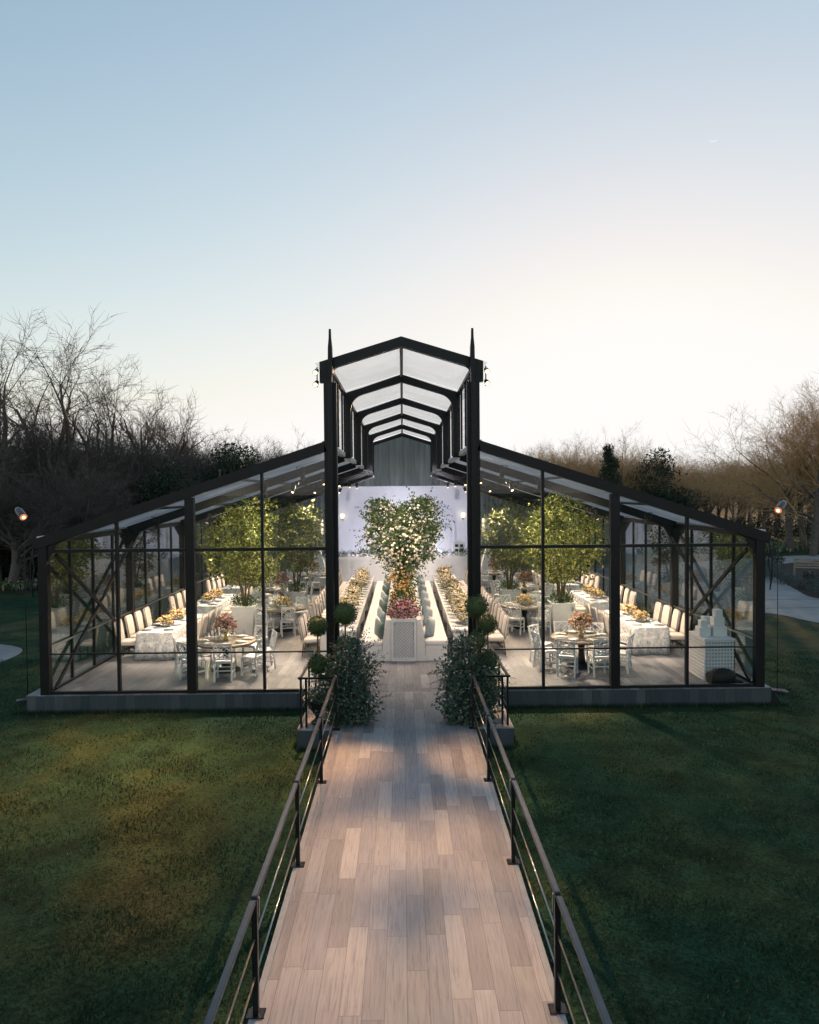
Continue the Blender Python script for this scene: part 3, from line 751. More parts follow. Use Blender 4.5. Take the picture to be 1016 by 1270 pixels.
# ------------------------------------------------------------------ double banquette with planter spine
bq = thing('banquette', 'long white double-sided banquette bench running up the middle aisle', 'bench', (0, 2.85, 0))
for s in (-1, 1):
    m = MB(); m.box(min(s*.58,s*1.14), max(s*.58,s*1.14), 0, 13, .0, .40); part(m, 'base', 'bench', bq)
    m = MB()
    for k in range(8):
        a, b = k*1.625+.004, (k+1)*1.625-.004
        m.box(min(s*.56,s*1.165), max(s*.56,s*1.165), a-(.02 if k==0 else 0), b, .402, .53, .025)
    part(m, 'seat_cushion', 'bench', bq)
    m = MB(); m.prism([(s*.345,0),(s*.578,0),(s*.56,.54),(s*.46,1.08),(s*.345,1.08)], 'y', -.01, 13); part(m, 'backrest', 'bench', bq)
pl = thing('spine_planter', 'white planter box with lattice end panel in the middle of the banquette', 'planter', (0, 2.8, 0))
m = MB(); m.box(-.34,.34,.034,13,.0,1.06); part(m, 'body', 'planterwhite', pl)  # body greyer than the lattice, standing in for shade in its gaps
m = MB(); m.box(-.33,.33,-.002,.028,0,.09); m.box(-.33,.33,-.002,.028,1.03,1.12); m.box(-.33,-.27,-.002,.028,.092,1.028); m.box(.27,.33,-.002,.028,.092,1.028); part(m, 'panel_frame', 'white', pl)
m = MB()
lx = -.26
for k in range(-9, 16):
    for sg in (1, -1):
        # diagonal strips clipped to the panel
        z0 = .1; z1 = 1.02; c = -.27 + k*.085
        pts = []
        for t in range(0, 41):
            z = z0 + (z1-z0)*t/40; x = (c + (z-z0)) if sg > 0 else (-(c + (z-z0)))
            if -.262 <= x <= .262: pts.append((x, z))
        if len(pts) > 1: m.bar((pts[0][0], .012+.004*sg, pts[0][1]), (pts[-1][0], .012+.004*sg, pts[-1][1]), .008, .016, up=(1,0,0))
part(m, 'lattice', 'white', pl)
rng = random.Random(21)
t = thing('spine_flowers', 'rose and mauve flower mound on the front end of the banquette planter', 'flowers', (0, 3.5, 1.06))
m = MB(); blossoms(m, rng, (0,0,.1), (.42,.65,.36), 420, .022, .055, .75, -.1); part(m, 'blossoms', 'fl_red', t)
m = MB(); leafball(m, rng, (0,0,.1), (.43,.67,.36), 1100, .07, .45, .6); sprays(m, None, rng, (0,0,.1), (.4,.6,.3), 44, .05, .4, 6, .24); part(m, 'foliage', 'leaf_heart', t)
t = thing('spine_flowers', 'green and orange flower mound in the banquette planter below the flowering tree', 'flowers', (0, 5.6, 1.06))
m = MB(); blossoms(m, rng, (0,.2,.15), (.4,1.5,.4), 130, .018, .042, .75, -.1); part(m, 'blossoms', 'fl_orange', t)
m = MB(); leafball(m, rng, (0,0,.15), (.42,1.6,.4), 2200, .07, .45, .5); sprays(m, None, rng, (0,0,.1), (.42,1.6,.35), 60, .05, .4, 7, .25); part(m, 'foliage', 'leaf_heart', t)
t = thing('spine_flowers', 'low green planting along the stage end of the banquette planter', 'flowers', (0, 12, 1.06))
m = MB(); leafball(m, rng, (0,0,.1), (.38,3.6,.25), 1800, .07, .45, .4); part(m, 'foliage', 'leaf_heart', t)
m = MB(); blossoms(m, rng, (0,0,.1), (.38,3.6,.3), 120, .03, .06, .8, 0); part(m, 'blossoms', 'fl_peach', t)
# flowering tree
t = thing('flowering_tree', 'heart-shaped flowering tree with white blossoms rising from the banquette', 'tree', (0, 7.9, 1.0))
m = MB()
m.tube([(0,0,0),(.03,0,.6),(-.02,.02,1.2)], [.09,.075,.06], 8)
for a, l in ((.1,1.3),(2.9,1.4),(1.2,1.1),(4.2,1.2),(5.4,1.3),(2.1,1.0)):
    m.tube([(-.02,.02,1.1),(.35*l*math.cos(a),.25*l*math.sin(a),1.1+.55*l),(.75*l*math.cos(a),.5*l*math.sin(a),1.1+1.25*l)], [.05,.03,.012], 6)
part(m, 'trunk', 'stem', t)
m = MB()
lobes = [((-.72,0,2.6),(.52,.6,.5),.9),((.68,0,2.74),(.5,.6,.52),.9),((0,-.15,2.22),(.75,.6,.5),1.2),((-.92,.1,2.05),(.46,.5,.45),.6),((.88,.1,2.1),(.42,.5,.5),.7),((0,-.2,1.75),(.75,.55,.5),1.1),((-.6,0,1.5),(.45,.42,.42),.5),((.64,0,1.45),(.45,.42,.42),.5),((0,-.1,1.1),(.6,.5,.5),1.1),((0,0,2.72),(.4,.45,.3),.5),((.62,0,3.08),(.36,.4,.25),.4),((-.66,0,2.98),(.36,.4,.25),.35)]
for c, r_, q in lobes:
    leafball(m, rng, c, r_, int(560*q), .125, .55, .3, noise=.3); sprays(m, None, rng, c, r_, int(44*q), .10, .5, 8, .42)
part(m, 'crown', 'leaf_heart', t)
m = MB()
for c, r_, q in lobes: blossoms(m, rng, c, r_, int(80*q), .022, .058, .7, -1)
blossoms(m, rng, (0,-.35,1.75), (.7,.4,.7), 75, .04, .08, .7, -1)
part(m, 'blossoms', 'fl_white', t)
m = MB(); blossoms(m, rng, (-.12,-.1,.6), (.4,.5,.55), 110, .022, .05, .7, -.6); part(m, 'blossoms', 'fl_orange', t)
m = MB(); leafball(m, rng, (.1,0,.6), (.46,.5,.6), 900, .08, .45, .5); part(m, 'foliage', 'leaf_heart', t)

# scatter cushions along the banquette
def pillow(w_, d_, mat):
    m = MB(); n = 10
    rings = []
    def P(u, v, sgn):
        e = (1-abs(u)**2.6)*(1-abs(v)**2.6)
        pin = 1 - .07*(abs(u)*abs(v))
        return (u*w_/2*(1-.05*(1-abs(v))), sgn*d_/2*e**.55, w_/2 + v*w_/2*(1-.05*(1-abs(u))))
    for sgn in (-1, 1):
        for i in range(n):
            for j in range(n):
                u0, u1, v0, v1 = [-1+2*q/n for q in (i, i+1, j, j+1)]
                q = [P(u0,v0,sgn), P(u1,v0,sgn), P(u1,v1,sgn), P(u0,v1,sgn)]
                m.poly(q if sgn < 0 else q[::-1], True)
    return m
def weld(o):
    import bmesh
    b = bmesh.new(); b.from_mesh(o.data); bmesh.ops.remove_doubles(b, verts=b.verts, dist=1e-4); bmesh.ops.recalc_face_normals(b, faces=b.faces); b.to_mesh(o.data); b.free()
pp = {}
for key in ('g','b','w'):
    o = pillow(.5, .17, None).build('cushion', M['pillow_'+key]); weld(o); tag(o, 'x', 'cushion', 'cushions along the banquette'); pp[key] = Proto(o)
for s, nm in ((-1,'left'),(1,'right')):
    for k in range(7):
        y = 3.25 + k*1.75
        for q, (key, cname) in enumerate((('g' if s < 0 and k % 2 == 0 else 'b', 'green velvet' if s < 0 and k % 2 == 0 else 'slate velvet'), ('w', 'blush velvet'))):
            o = pp[key].put((s*(.69 + .03*q), y + q*.36, .535), 0, f'{cname} cushion, {ORD[k]} from the entrance along the {nm} side of the banquette')
            o.rotation_euler = (R(0), R(s*14), R(90 - s*(28 if q == 0 else 12)))

# ------------------------------------------------------------------ furniture prototypes
def upholstered_chair():
    t = thing('dining_chair', 'x', 'chair')
    m = MB(); m.box(-.25,.25,-.22,.27,.37,.49,.03); part(m, 'seat', 'uph', t)
    m = MB(); rings = []
    for k, z in enumerate((.44,.6,.8,.95,1.02,1.045)):
        ww = (.235,.24,.245,.24,.215,.15)[k]; th = (.04,.045,.045,.042,.036,.02)[k]; y = -.225 - (z-.44)*.16
        rings.append([(-ww,y-th*.6,z),(-ww*.8,y-th,z),(ww*.8,y-th,z),(ww,y-th*.6,z),(ww,y+th*.6,z),(ww*.8,y+th,z),(-ww*.8,y+th,z),(-ww,y+th*.6,z)])
    m.quadmesh(rings); b = part(m, 'backrest', 'uph', t)
    m = MB()
    for sg in (-1,1):
        m.tube([(-.238,-.225+sg*.03,.45),(-.25,-.28+sg*.03,.8),(-.225,-.32+sg*.025,1.02),(-.14,-.322+sg*.015,1.05),(.14,-.322+sg*.015,1.05),(.225,-.32+sg*.025,1.02),(.25,-.28+sg*.03,.8),(.238,-.225+sg*.03,.45)], .008, 4)
    part(m, 'piping', 'piping', b)
    for (x, y) in ((-.21,.23),(.21,.23),(-.21,-.2),(.21,-.2)):
        m = MB(); f = -.05 if y < 0 else 0
        m.tube([(x,y+f,0),(x,y,.37)], [.014,.024], 6); part(m, 'leg', 'legwood', t)
    m = MB(); m.box(-.2,.2,-.2,-.18,.2,.225); m.box(-.2,.2,.20,.22,.2,.225); part(m, 'stretcher', 'legwood', t)
    return Proto(t)
def lattice_chair():
    t = thing('lattice_chair', 'x', 'chair'); mt = 'chairwhite'
    m = MB(); m.box(-.22,.22,-.2,.22,.43,.45); m.box(-.205,.205,-.185,.205,.452,.485,.01); part(m, 'seat', mt, t)
    for x in (-.2,.2):
        m = MB(); m.bar((x,.2,0),(x,.2,.43),.035,.035,up=(0,1,0)); part(m, 'leg', mt, t)
        m = MB(); m.bar((x,-.24,0),(x,-.19,.44),.035,.035,up=(0,1,0)); part(m, 'leg', mt, t)
    m = MB()
    yb = lambda z: -.19 - (z-.44)*.2
    for x in (-.2,.2): m.bar((x,yb(.44),.44),(x,yb(.92),.92),.035,.035,up=(0,1,0))
    m.bar((-.22,yb(.9),.9),(.22,yb(.9),.9),.03,.045); m.bar((-.2,yb(.54),.54),(.2,yb(.54),.54),.025,.03)
    part(m, 'back_frame', mt, t)
    m = MB(); w_ = .018
    def d(x0,z0,x1,z1): m.bar((x0,yb(z0),z0),(x1,yb(z1),z1),w_,w_,up=(0,1,0))
    d(-.2,.55,.2,.88); d(.2,.55,-.2,.88)
    d(-.2,.715,0,.88); d(.2,.715,0,.88); d(-.2,.715,0,.55); d(.2,.715,0,.55)
    d(-.1,.55,.2,.80) ; d(.1,.55,-.2,.80)
    part(m, 'back_lattice', mt, t)
    m = MB()
    for x in (-.2,.2): m.bar((x,-.215,.2),(x,.2,.2),.02,.025)
    m.bar((-.2,.2,.26),(.2,.2,.26),.02,.025); m.bar((-.2,-.21,.26),(.2,-.21,.26),.02,.025)
    part(m, 'stretcher', mt, t)
    return Proto(t)
UC = upholstered_chair(); LC = lattice_chair()

def round_table():
    t = thing('round_table', 'x', 'table')
    m = MB(); m.lathe([(.55,.66),(.74,.69),(.76,.70),(.76,.745),(.745,.755),(.0,.755)], 36); part(m, 'tabletop', 'tablewood', t)
    m = MB(); m.lathe([(.12,.08),(.09,.2),(.07,.4),(.1,.6),(.3,.665)], 14); part(m, 'pedestal', 'black', t)
    m = MB(); m.lathe([(.36,0),(.36,.03),(.15,.075),(.1,.08)], 20); part(m, 'base', 'black', t)
    return Proto(t)
RT = round_table()
def plate_proto():
    t = thing('plate', 'x', 'plate')
    m = MB(); m.lathe([(.09,0),(.155,.012),(.158,.015),(.1,.008),(.0,.007)], 18); part(m, 'charger', 'charger', t)
    m = MB(); m.lathe([(.07,.012),(.128,.026),(.130,.029),(.085,.02),(.0,.019)], 18); part(m, 'dinner_plate', 'plate', t)
    return Proto(t)
PLT = plate_proto()
m = MB(); m.box(-.045,.045,-.12,.12,.0205,.034,.006); NAPB = m.build('napkin', M['napkin']); tag(NAPB, 'x', 'napkin'); NAPB = Proto(NAPB)
NAPW = NAPB.o.copy(); NAPW.data = NAPB.o.data.copy(); NAPW.data.materials[0] = M['napkinw']; COL.objects.link(NAPW); NAPW = Proto(NAPW)
M['crystal'] = glassmat('thin_crystal', (.93,.94,.94))
def goblet():
    t = thing('wine_glass', 'x', 'glass')
    m = MB(); m.lathe([(.034,.0),(.032,.004),(.005,.01),(.004,.085)], 10); part(m, 'stem', 'crystal', t)
    m = MB(); m.quadmesh([[(r_*math.cos(2*PI*j/12), r_*math.sin(2*PI*j/12), z) for j in range(12)] for r_, z in ((.005,.086),(.03,.105),(.038,.14),(.034,.185),(.033,.185),(.037,.14),(.029,.107))], caps=False); part(m, 'bowl', 'crystal', t)
    return Proto(t)
GOB = goblet()

def arrangement(kind_, rng, r_, h, vase):
    t = thing('flower_arrangement', 'x', 'flowers')
    m = MB()
    if vase: m.lathe([(.05,0),(.07,.02),(.04,.06),(.035,vase*.6),(.09,vase),(.085,vase)], 14)
    else: m.lathe([(.1,0),(.15,.03),(.16,.07),(.15,.07)], 14)
    part(m, 'vase', 'gold' if vase else 'white', t)
    z = (vase or .07)
    m = MB(); blossoms(m, rng, (0,0,z+h*.35), (r_,r_,h*.6), 120, .022, .05, .65, -.4); part(m, 'blossoms', kind_, t)
    m = MB(); leafball(m, rng, (0,0,z+h*.3), (r_*.95,r_*.95,h*.55), 260, .06, .4, .4); sprays(m, None, rng, (0,0,z+h*.4), (r_,r_,h*.6), 26, .045, .4, 6, .16); part(m, 'foliage', 'leaf_dim', t)
    return Proto(t)
rng = random.Random(33)
AR = {'peach': arrangement('fl_peach', rng, .3, .42, .22), 'mauve': arrangement('fl_mauve', rng, .28, .44, .22), 'cream': arrangement('fl_cream', rng, .26, .3, 0), 'yellow': arrangement('fl_yellow', rng, .22, .34, 0)}

COMP = ['on the entrance side', 'at the entrance-and-wall corner', 'on the glass-wall side', 'at the stage-and-wall corner', 'on the stage side', 'at the stage-and-aisle corner', 'on the aisle side', 'at the entrance-and-aisle corner']
rng = random.Random(51)
TBL = [(4.5,2.05,'peach' ,12),(3.95,7.3,'cream',20),(4.7,11.7,'peach',5),(4.2,17.0,'mauve',16)]
for s, nm in ((-1,'left'),(1,'right')):
    for ti, (tx, ty, fk, a0) in enumerate(TBL):
        x = s*tx; zt = .756
        RT.put((x,ty,0), 0, f'round wooden table, {ORD[ti]} from the entrance, {nm} of the aisle', 'round dining tables')
        if s < 0 and ti == 0: fk = 'mauve'
        if s < 0 and ti == 2: fk = 'mauve'
        AR[fk].put((x,ty,zt), rng.uniform(0,6), f'{fk} flowers in a brass vase on the {ORD[ti]} round table, {nm} of the aisle' if fk in ('peach','mauve') else f'{fk} flowers in a low bowl on the {ORD[ti]} round table, {nm} of the aisle', 'table flowers', 1.0)
        for c in range(8):
            a = c*PI/4 + R(a0) * s
            dx, dy = -s*0 + math.sin(a)*s, -math.cos(a)
            rr = .94 + rng.uniform(-.06,.12)
            px, py = x + dx*rr, ty + dy*rr
            # faces the table centre
            ang = math.atan2(dx, -dy)   # facing direction (-sin, cos)
            LC.put((px,py,0), ang + rng.uniform(-.2,.2), f'white lattice-back chair {COMP[c]} of the {ORD[ti]} round table, {nm} of the aisle', 'white lattice chairs around the round tables')
            qx, qy = x + dx*.55, ty + dy*.55
            PLT.put((qx,qy,zt), 0, f'white dinner plate laid on the {ORD[ti]} round table, {nm} of the aisle', f'plates on the {ORD[ti]} round table {nm}')
            NAPW.put((qx,qy,zt), ang, f'folded white napkin on a plate, {ORD[ti]} round table {nm} of the aisle', f'napkins on the {ORD[ti]} round table {nm}')
            if ti < 2:
                GOB.put((x + math.sin(a+.33)*s*.5, ty - math.cos(a+.33)*.5, zt), 0, f'stemmed wine glass on the {ORD[ti]} round table, {nm} of the aisle', f'glasses on the {ORD[ti]} round table {nm}')

# outer tables under a printed cloth along the glass walls
def cloth(L_, W_, H_, mat, rng):
    m = MB(); n = 26
    def outline(z, spread, amp):
        pts = []
        per = []
        for i in range(n): per.append((-W_/2 + W_*i/n, -L_/2))
        k = int(n*L_/W_)
        for i in range(k): per.append((W_/2, -L_/2 + L_*i/k))
        for i in range(n): per.append((W_/2 - W_*i/n, L_/2))
        for i in range(k): per.append((-W_/2, L_/2 - L_*i/k))
        for j, (x, y) in enumerate(per):
            wv = amp*(math.sin(j*.9) + .5*math.sin(j*.37+1))
            sx = (spread + wv) * (1 if abs(x) > W_/2-1e-6 else 0) * (1 if x > 0 else -1)
            sy = (spread + wv) * (1 if abs(y) > L_/2-1e-6 else 0) * (1 if y > 0 else -1)
            pts.append((x+sx, y+sy, z))
        return pts
    m.quadmesh([outline(.015, .05, .022), outline(H_*.5, .03, .014), outline(H_-.03, .008, .002), outline(H_, 0, 0)], caps=True)
    return m
OT = [(3.2,6.1),(7.7,10.6),(12.2,15.1)]
ct = None; btp = None
rng = random.Random(77)
for s, nm in ((-1,'left'),(1,'right')):
    for k, (ya, yb) in enumerate(OT):
        yc = (ya+yb)/2; xc = s*6.7
        if ct is None:
            t = thing('banquet_table', 'x', 'table')
            m = MB(); m.box(-.44,.44,-1.42,1.42,.70,.735); part(m, 'tabletop', 'tablewood', t)
            for (lx, ly) in ((-.36,-1.2),(.36,-1.2),(-.36,1.2),(.36,1.2)):
                m = MB(); m.box(lx-.02,lx+.02,ly-.02,ly+.02,0,.699); part(m, 'leg', 'black', t)
            btp = Proto(t)
            o = cloth(2.9,.94,.745,None,rng).build('tablecloth', M['print']); tag(o, 'x', 'tablecloth'); ct = Proto(o)
        btp.put((xc,yc,0), 0, f'banquet table under the printed cloth, {ORD[k]} along the {nm} glass wall', 'banquet tables along the glass walls')
        ct.put((xc,yc,0), 0, f'blue floral printed tablecloth on the {ORD[k]} table along the {nm} glass wall', 'printed tablecloths')
        for q in range(2):
            AR['cream'].put((xc, yc-.55+q*1.1, .746), rng.uniform(0,6), f'low cream and gold flowers, {"entrance" if q == 0 else "stage"} end of the {ORD[k]} table along the {nm} glass wall', 'table flowers', .9)
        for j in range(4):
            y = ya + .36 + j*.72
            for sd, where in ((1, 'glass-wall side'), (-1, 'aisle side')):
                UC.put((xc+s*sd*.78, y+rng.uniform(-.03,.03), 0), s*sd*PI/2 + rng.uniform(-.06,.06), f'ivory upholstered chair, {ORD[j]} from the entrance, {where} of the {ORD[k]} {nm} wall table', 'upholstered chairs at the wall tables')
                PLT.put((xc+s*sd*.29, y, .746), 0, f'white plate laid on the {ORD[k]} printed-cloth table along the {nm} glass wall', f'plates on the {ORD[k]} {nm} wall table')
                NAPB.put((xc+s*sd*.29, y, .746), PI/2, f'folded blue napkin on a plate, {ORD[k]} table along the {nm} glass wall', f'napkins on the {ORD[k]} {nm} wall table')
                if k < 2: GOB.put((xc+s*sd*.14, y+.17, .746), 0, f'stemmed wine glass on the {ORD[k]} printed-cloth table along the {nm} glass wall', f'glasses on the {ORD[k]} {nm} wall table')

# long tables either side of the banquette
for s, nm in ((-1,'left'),(1,'right')):
    xc = s*1.79; ya, yb = 3.2, 16.2
    t = thing('long_table', f'long white dining table beside the {nm} seat of the banquette', 'table', (xc, ya, 0))
    m = MB(); m.box(-.5,.5,0,yb-ya,.70,.75,.008); part(m, 'tabletop', 'whitecloth', t)
    for q in range(6):
        y = .05 + q*(yb-ya-.2)/5
        m = MB(); m.box(-.46,.46,y,y+.07,0,.699); part(m, 'trestle_panel', 'whitecloth', t)
    for k in range(20):
        y = 3.62 + k*.645
        UC.put((s*2.52, y+rng.uniform(-.03,.03), 0), s*PI/2 + rng.uniform(-.05,.05), f'ivory upholstered chair, {ORD[k]} from the entrance along the {nm} long table', 'upholstered chairs at the long tables')
        for q, xx in enumerate((2.1, 1.47)):
            PLT.put((s*xx, y, .751), 0, f'white plate laid along the {nm} long table, {"chair" if q == 0 else "banquette"} side', f'plates along the {nm} long table {q}')
            NAPW.put((s*xx, y, .751), PI/2, f'folded white napkin along the {nm} long table, {"chair" if q == 0 else "banquette"} side', f'napkins along the {nm} long table {q}')
            if k < 12: GOB.put((s*(1.92 if q == 0 else 1.65), y+.2, .751), 0, f'stemmed wine glass along the {nm} long table', f'glasses along the {nm} long table')
    for k in range(11):
        AR['yellow'].put((xc+rng.uniform(-.05,.05), 3.9+k*1.17, .751), rng.uniform(0,6), f'low yellow flower mound, {ORD[k]} from the entrance on the {nm} long table', 'yellow flowers on the long tables', (1.0, 1.5, rng.uniform(.85,1.25)))

# ------------------------------------------------------------------ stage
st = thing('stage', 'white paneled stage at the far end of the marquee', 'stage', (0, 20, 0))
m = MB(); m.box(-4.2,4.2,.04,4.5,0,1.2); part(m, 'platform', 'stagewhite', st)
m = MB(); m.box(-4.2,4.2,0,.03,0,.1); m.box(-4.2,4.2,0,.03,1.1,1.24)
for x in [-4.15+k*1.3833 for k in range(7)]: m.box(x-.05,x+.05,.0,.03,.102,1.098)
part(m, 'front_panel', 'stagewhite', st)
m = MB()
for a in range(6):
    x0 = -4.1 + a*1.3833; x1 = x0 + 1.2833
    nn = 12
    for q in range(-10, nn+1):
        for sg in (1,-1):
            pts = []
            for t_ in range(21):
                z = .1 + 1.0*t_/20; x = x0 + q*.1283 + (z-.1) if sg > 0 else x1 - (q*.1283 + (z-.1))
                if x0 <= x <= x1: pts.append((x,z))
            if len(pts) > 1: m.bar((pts[0][0],.02+.003*sg,pts[0][1]),(pts[-1][0],.02+.003*sg,pts[-1][1]),.006,.022,up=(1,0,0))
part(m, 'lattice', 'stagewhite', st)
bw = thing('backdrop_wall', 'white stage backdrop wall with arched alcoves', 'wall', (0, 23.9, 1.2))
m = MB(); m.box(-3.9,3.9,0,.25,.0,3.55); part(m, 'wall', 'stagewhite', bw)
m = MB(); m.box(-3.95,3.95,-.06,.26,3.55,3.63); m.box(-3.9,3.9,-.03,-.001,3.0,3.05); part(m, 'cornice', 'stagewhite', bw)
for cx in (-2.15, 0, 2.15):
    m = MB()
    def arch(r_in, r_out, zt, y0, y1):
        A = [(-r_out,0)] + [(r_out*math.cos(PI-PI*k/16), zt + r_out*math.sin(PI-PI*k/16)) for k in range(17)] + [(r_out,0)]
        B = [(-r_in,0)] + [(r_in*math.cos(PI-PI*k/16), zt + r_in*math.sin(PI-PI*k/16)) for k in range(17)] + [(r_in,0)]
        for k in range(len(A)-1):
            m.poly([(cx+A[k][0],y0,A[k][1]),(cx+A[k+1][0],y0,A[k+1][1]),(cx+B[k+1][0],y0,B[k+1][1]),(cx+B[k][0],y0,B[k][1])])
            m.poly([(cx+A[k][0],y0,A[k][1]),(cx+A[k+1][0],y0,A[k+1][1]),(cx+A[k+1][0],y1,A[k+1][1]),(cx+A[k][0],y1,A[k][1])])
            m.poly([(cx+B[k][0],y0,B[k][1]),(cx+B[k+1][0],y0,B[k+1][1]),(cx+B[k+1][0],y1,B[k+1][1]),(cx+B[k][0],y1,B[k][1])])
    arch(.58,.74,1.7,-.20,-.001); arch(.42,.48,1.7,-.09,-.001)
    part(m, 'arch_moulding', 'stagewhite', bw)
for x, nm in ((-3.35,'left'),(3.35,'right')):
    t = thing('wall_sconce', f'glowing wall sconce at the {nm} end of the stage backdrop', 'lamp', (x, 23.89, 3.0))
    m = MB(); m.lathe([(.05,-.06),(.05,.06)], 12); m.tube([(0,0,0),(0,-.12,-.02),(0,-.16,.06)], .012, 6); part(m, 'bracket', 'gold', t)
    m = MB(); m.lathe([(.07,.08),(.1,.3)], 14, (0,-.16,0)); part(m, 'lamp_shade', 'sconce', t)
# keyboard and small cabinet on the stage
t = thing('keyboard', 'electric piano on a folding stand at the right of the stage', 'piano', (1.75, 21.4, 1.2))
m = MB(); m.box(-.65,.65,-.16,.16,.78,.9,.01); part(m, 'body', 'white', t)
m = MB(); m.box(-.6,.6,-.155,-.02,.902,.912); part(m, 'keys', 'plate', t)
for sg in (-1,1):
    m = MB(); m.bar((-.4*sg,0,.0),(.4*sg,0,.77),.03,.03,up=(0,1,0)); part(m, 'stand', 'grille', t)
t = thing('stage_cabinet', 'small white cabinet with four dark openings on the stage', 'cabinet', (2.9, 21.2, 1.2))
m = MB(); m.box(-.3,.3,-.2,.2,0,.72,.01); part(m, 'body', 'white', t)
for (x, z) in ((-.13,.5),(.13,.5),(-.13,.26),(.13,.26)):
    m = MB(); m.box(x-.08,x+.08,-.206,-.2005,z-.07,z+.07); part(m, 'opening', 'black', t)
rng = random.Random(90)
def fern_proto():
    t = thing('fern', 'x', 'plant')
    m = MB(); m.lathe([(.1,0),(.14,.12),(.13,.12)], 10); part(m, 'pot', 'planterwhite', t)
    m = MB(); leafball(m, rng, (0,0,.2), (.24,.16,.14), 90, .1, .3, .3, up=.3); sprays(m, None, rng, (0,0,.18), (.12,.1,.08), 22, .06, .35, 9, .3); part(m, 'fronds', 'fern', t)
    return Proto(t)
FN = fern_proto()
fx = [-3.9+k*.46 for k in range(18)]
for k, x in enumerate(fx):
    FN.put((x,20.2+rng.uniform(-.04,.04),1.2), rng.uniform(0,6), f'small fern on the stage edge, {ORD[k]} from the left end', 'ferns along the stage edge', rng.uniform(.8,1.25))
# loudspeakers on draped stands
for s, nm in ((-1,'left'),(1,'right')):
    t = thing('speaker_stand', f'stand under a white tapered cover beside the {nm} end of the stage', 'stand', (s*4.1, 18.6, 0))
    def rg(a, z): return [(-a,-a*.6,z),(a,-a*.6,z),(a,a*.6,z),(-a,a*.6,z)]
    m = MB(); m.quadmesh([rg(.5,.01), rg(.28,1.1), rg(.07,1.9)], smooth=False); part(m, 'cover', 'white', t)
    m = MB(); m.tube([(0,0,1.9),(0,0,2.45)], .025, 8); part(m, 'pole', 'white', t)
    t = thing('loudspeaker', f'white loudspeaker on the covered stand at the {nm} end of the stage', 'speaker', (s*4.1, 18.6, 2.46), s*.25)
    m = MB(); m.box(-.22,.22,-.18,.18,0,.72,.02); part(m, 'case', 'speaker', t)
    m = MB(); m.box(-.19,.19,-.187,-.1805,.04,.68); part(m, 'speaker_grille', 'grille', t)
# musicians' stools and drum behind the tree
t = thing('drum_kit', 'small drum kit in front of the middle of the stage backdrop', 'drums', (-1.1, 22.4, 1.2))
m = MB(); m.quadmesh([[(.28*math.cos(2*PI*j/16), y, .3+.28*math.sin(2*PI*j/16)) for j in range(16)] for y in (-.2,.2)]); part(m, 'bass_drum', 'white', t)
for x, z in ((-.32,.62),(.25,.68)):
    m = MB(); m.lathe([(.16,z-.1),(.16,z+.08)], 14, (x,.05,0)); part(m, 'tom_drum', 'white', t)
for x, z in ((-.6,1.0),(.6,1.05)):
    m = MB(); m.lathe([(.0,z+.02),(.22,z),(.0,z+.01)], 16, (x,.1,0)); m.tube([(x,.1,0),(x,.1,z)], .012, 5); part(m, 'cymbal', 'gold', t)

# ------------------------------------------------------------------ cakes
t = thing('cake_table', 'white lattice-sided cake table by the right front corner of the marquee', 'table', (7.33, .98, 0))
m = MB(); m.box(-.36,.36,-.5,.5,.94,.985,.006); part(m, 'tabletop', 'white', t)
m = MB(); m.box(-.30,.30,-.44,.44,.0,.93); part(m, 'body', 'napkin', t)  # grey-blue body colour stands in for the shade behind the lattice
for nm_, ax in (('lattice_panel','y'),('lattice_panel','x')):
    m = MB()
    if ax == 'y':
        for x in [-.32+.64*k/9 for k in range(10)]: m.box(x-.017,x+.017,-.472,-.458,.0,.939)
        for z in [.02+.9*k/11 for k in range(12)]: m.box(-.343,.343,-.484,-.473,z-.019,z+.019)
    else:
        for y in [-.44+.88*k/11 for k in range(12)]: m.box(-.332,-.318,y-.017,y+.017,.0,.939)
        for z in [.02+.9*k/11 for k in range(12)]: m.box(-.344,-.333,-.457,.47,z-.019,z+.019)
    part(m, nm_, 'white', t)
def cake(lab, loc, tiers):
    t = thing('tiered_cake', lab, 'cake', loc)
    m = MB(); m.lathe([(tiers[0][0]*1.25,0),(tiers[0][0]*1.25,.015),(.0,.015)], 24); part(m, 'stand', 'white', t)
    z = .017
    for a, h in tiers:
        m = MB(); m.box(-a,a,-a,a,z,z+h,.012); part(m, 'tier', 'cake', t); z += h+.002
cake('tall three-tier white cake on the lattice cake table', (7.45,.88,.987), ((.165,.22),(.125,.2),(.09,.18)))
cake('short two-tier white cake on the lattice cake table', (7.10,.86,.987), ((.135,.2),(.09,.16)))
cake('small two-tier white cake behind the others on the cake table', (7.34,1.26,.987), ((.13,.2),(.095,.17)))
rng = random.Random(8)
t = thing('duffel_bag', 'black soft bag slumped on the floor in front of the cake table', 'bag', (7.27,.28,0), .15)
m = MB(); rings = []
for k in range(9):
    u = k/8; x = -.3 + .6*u; r_ = .13 + .05*math.sin(PI*u)
    rings.append([(x, r_*1.0*math.cos(2*PI*j/14)*(1+.08*math.sin(j*2.3+k)), max(.012, .15 + r_*1.05*math.sin(2*PI*j/14)*(1+.1*math.sin(j*1.7+k*1.3)))) for j in range(14)])
m.quadmesh(rings); part(m, 'body', 'bagcloth', t)
m = MB(); m.tube([(-.12,0,.28),(-.08,-.04,.35),(.08,-.05,.35),(.14,0,.28)], .012, 6); part(m, 'handle', 'black', t)
m = MB(); m.tube([(.3,0,.06),(.42,-.03,.03),(.5,-.06,.02),(.56,.02,.015)], [.06,.045,.03,.02], 8); part(m, 'strap', 'black', t)

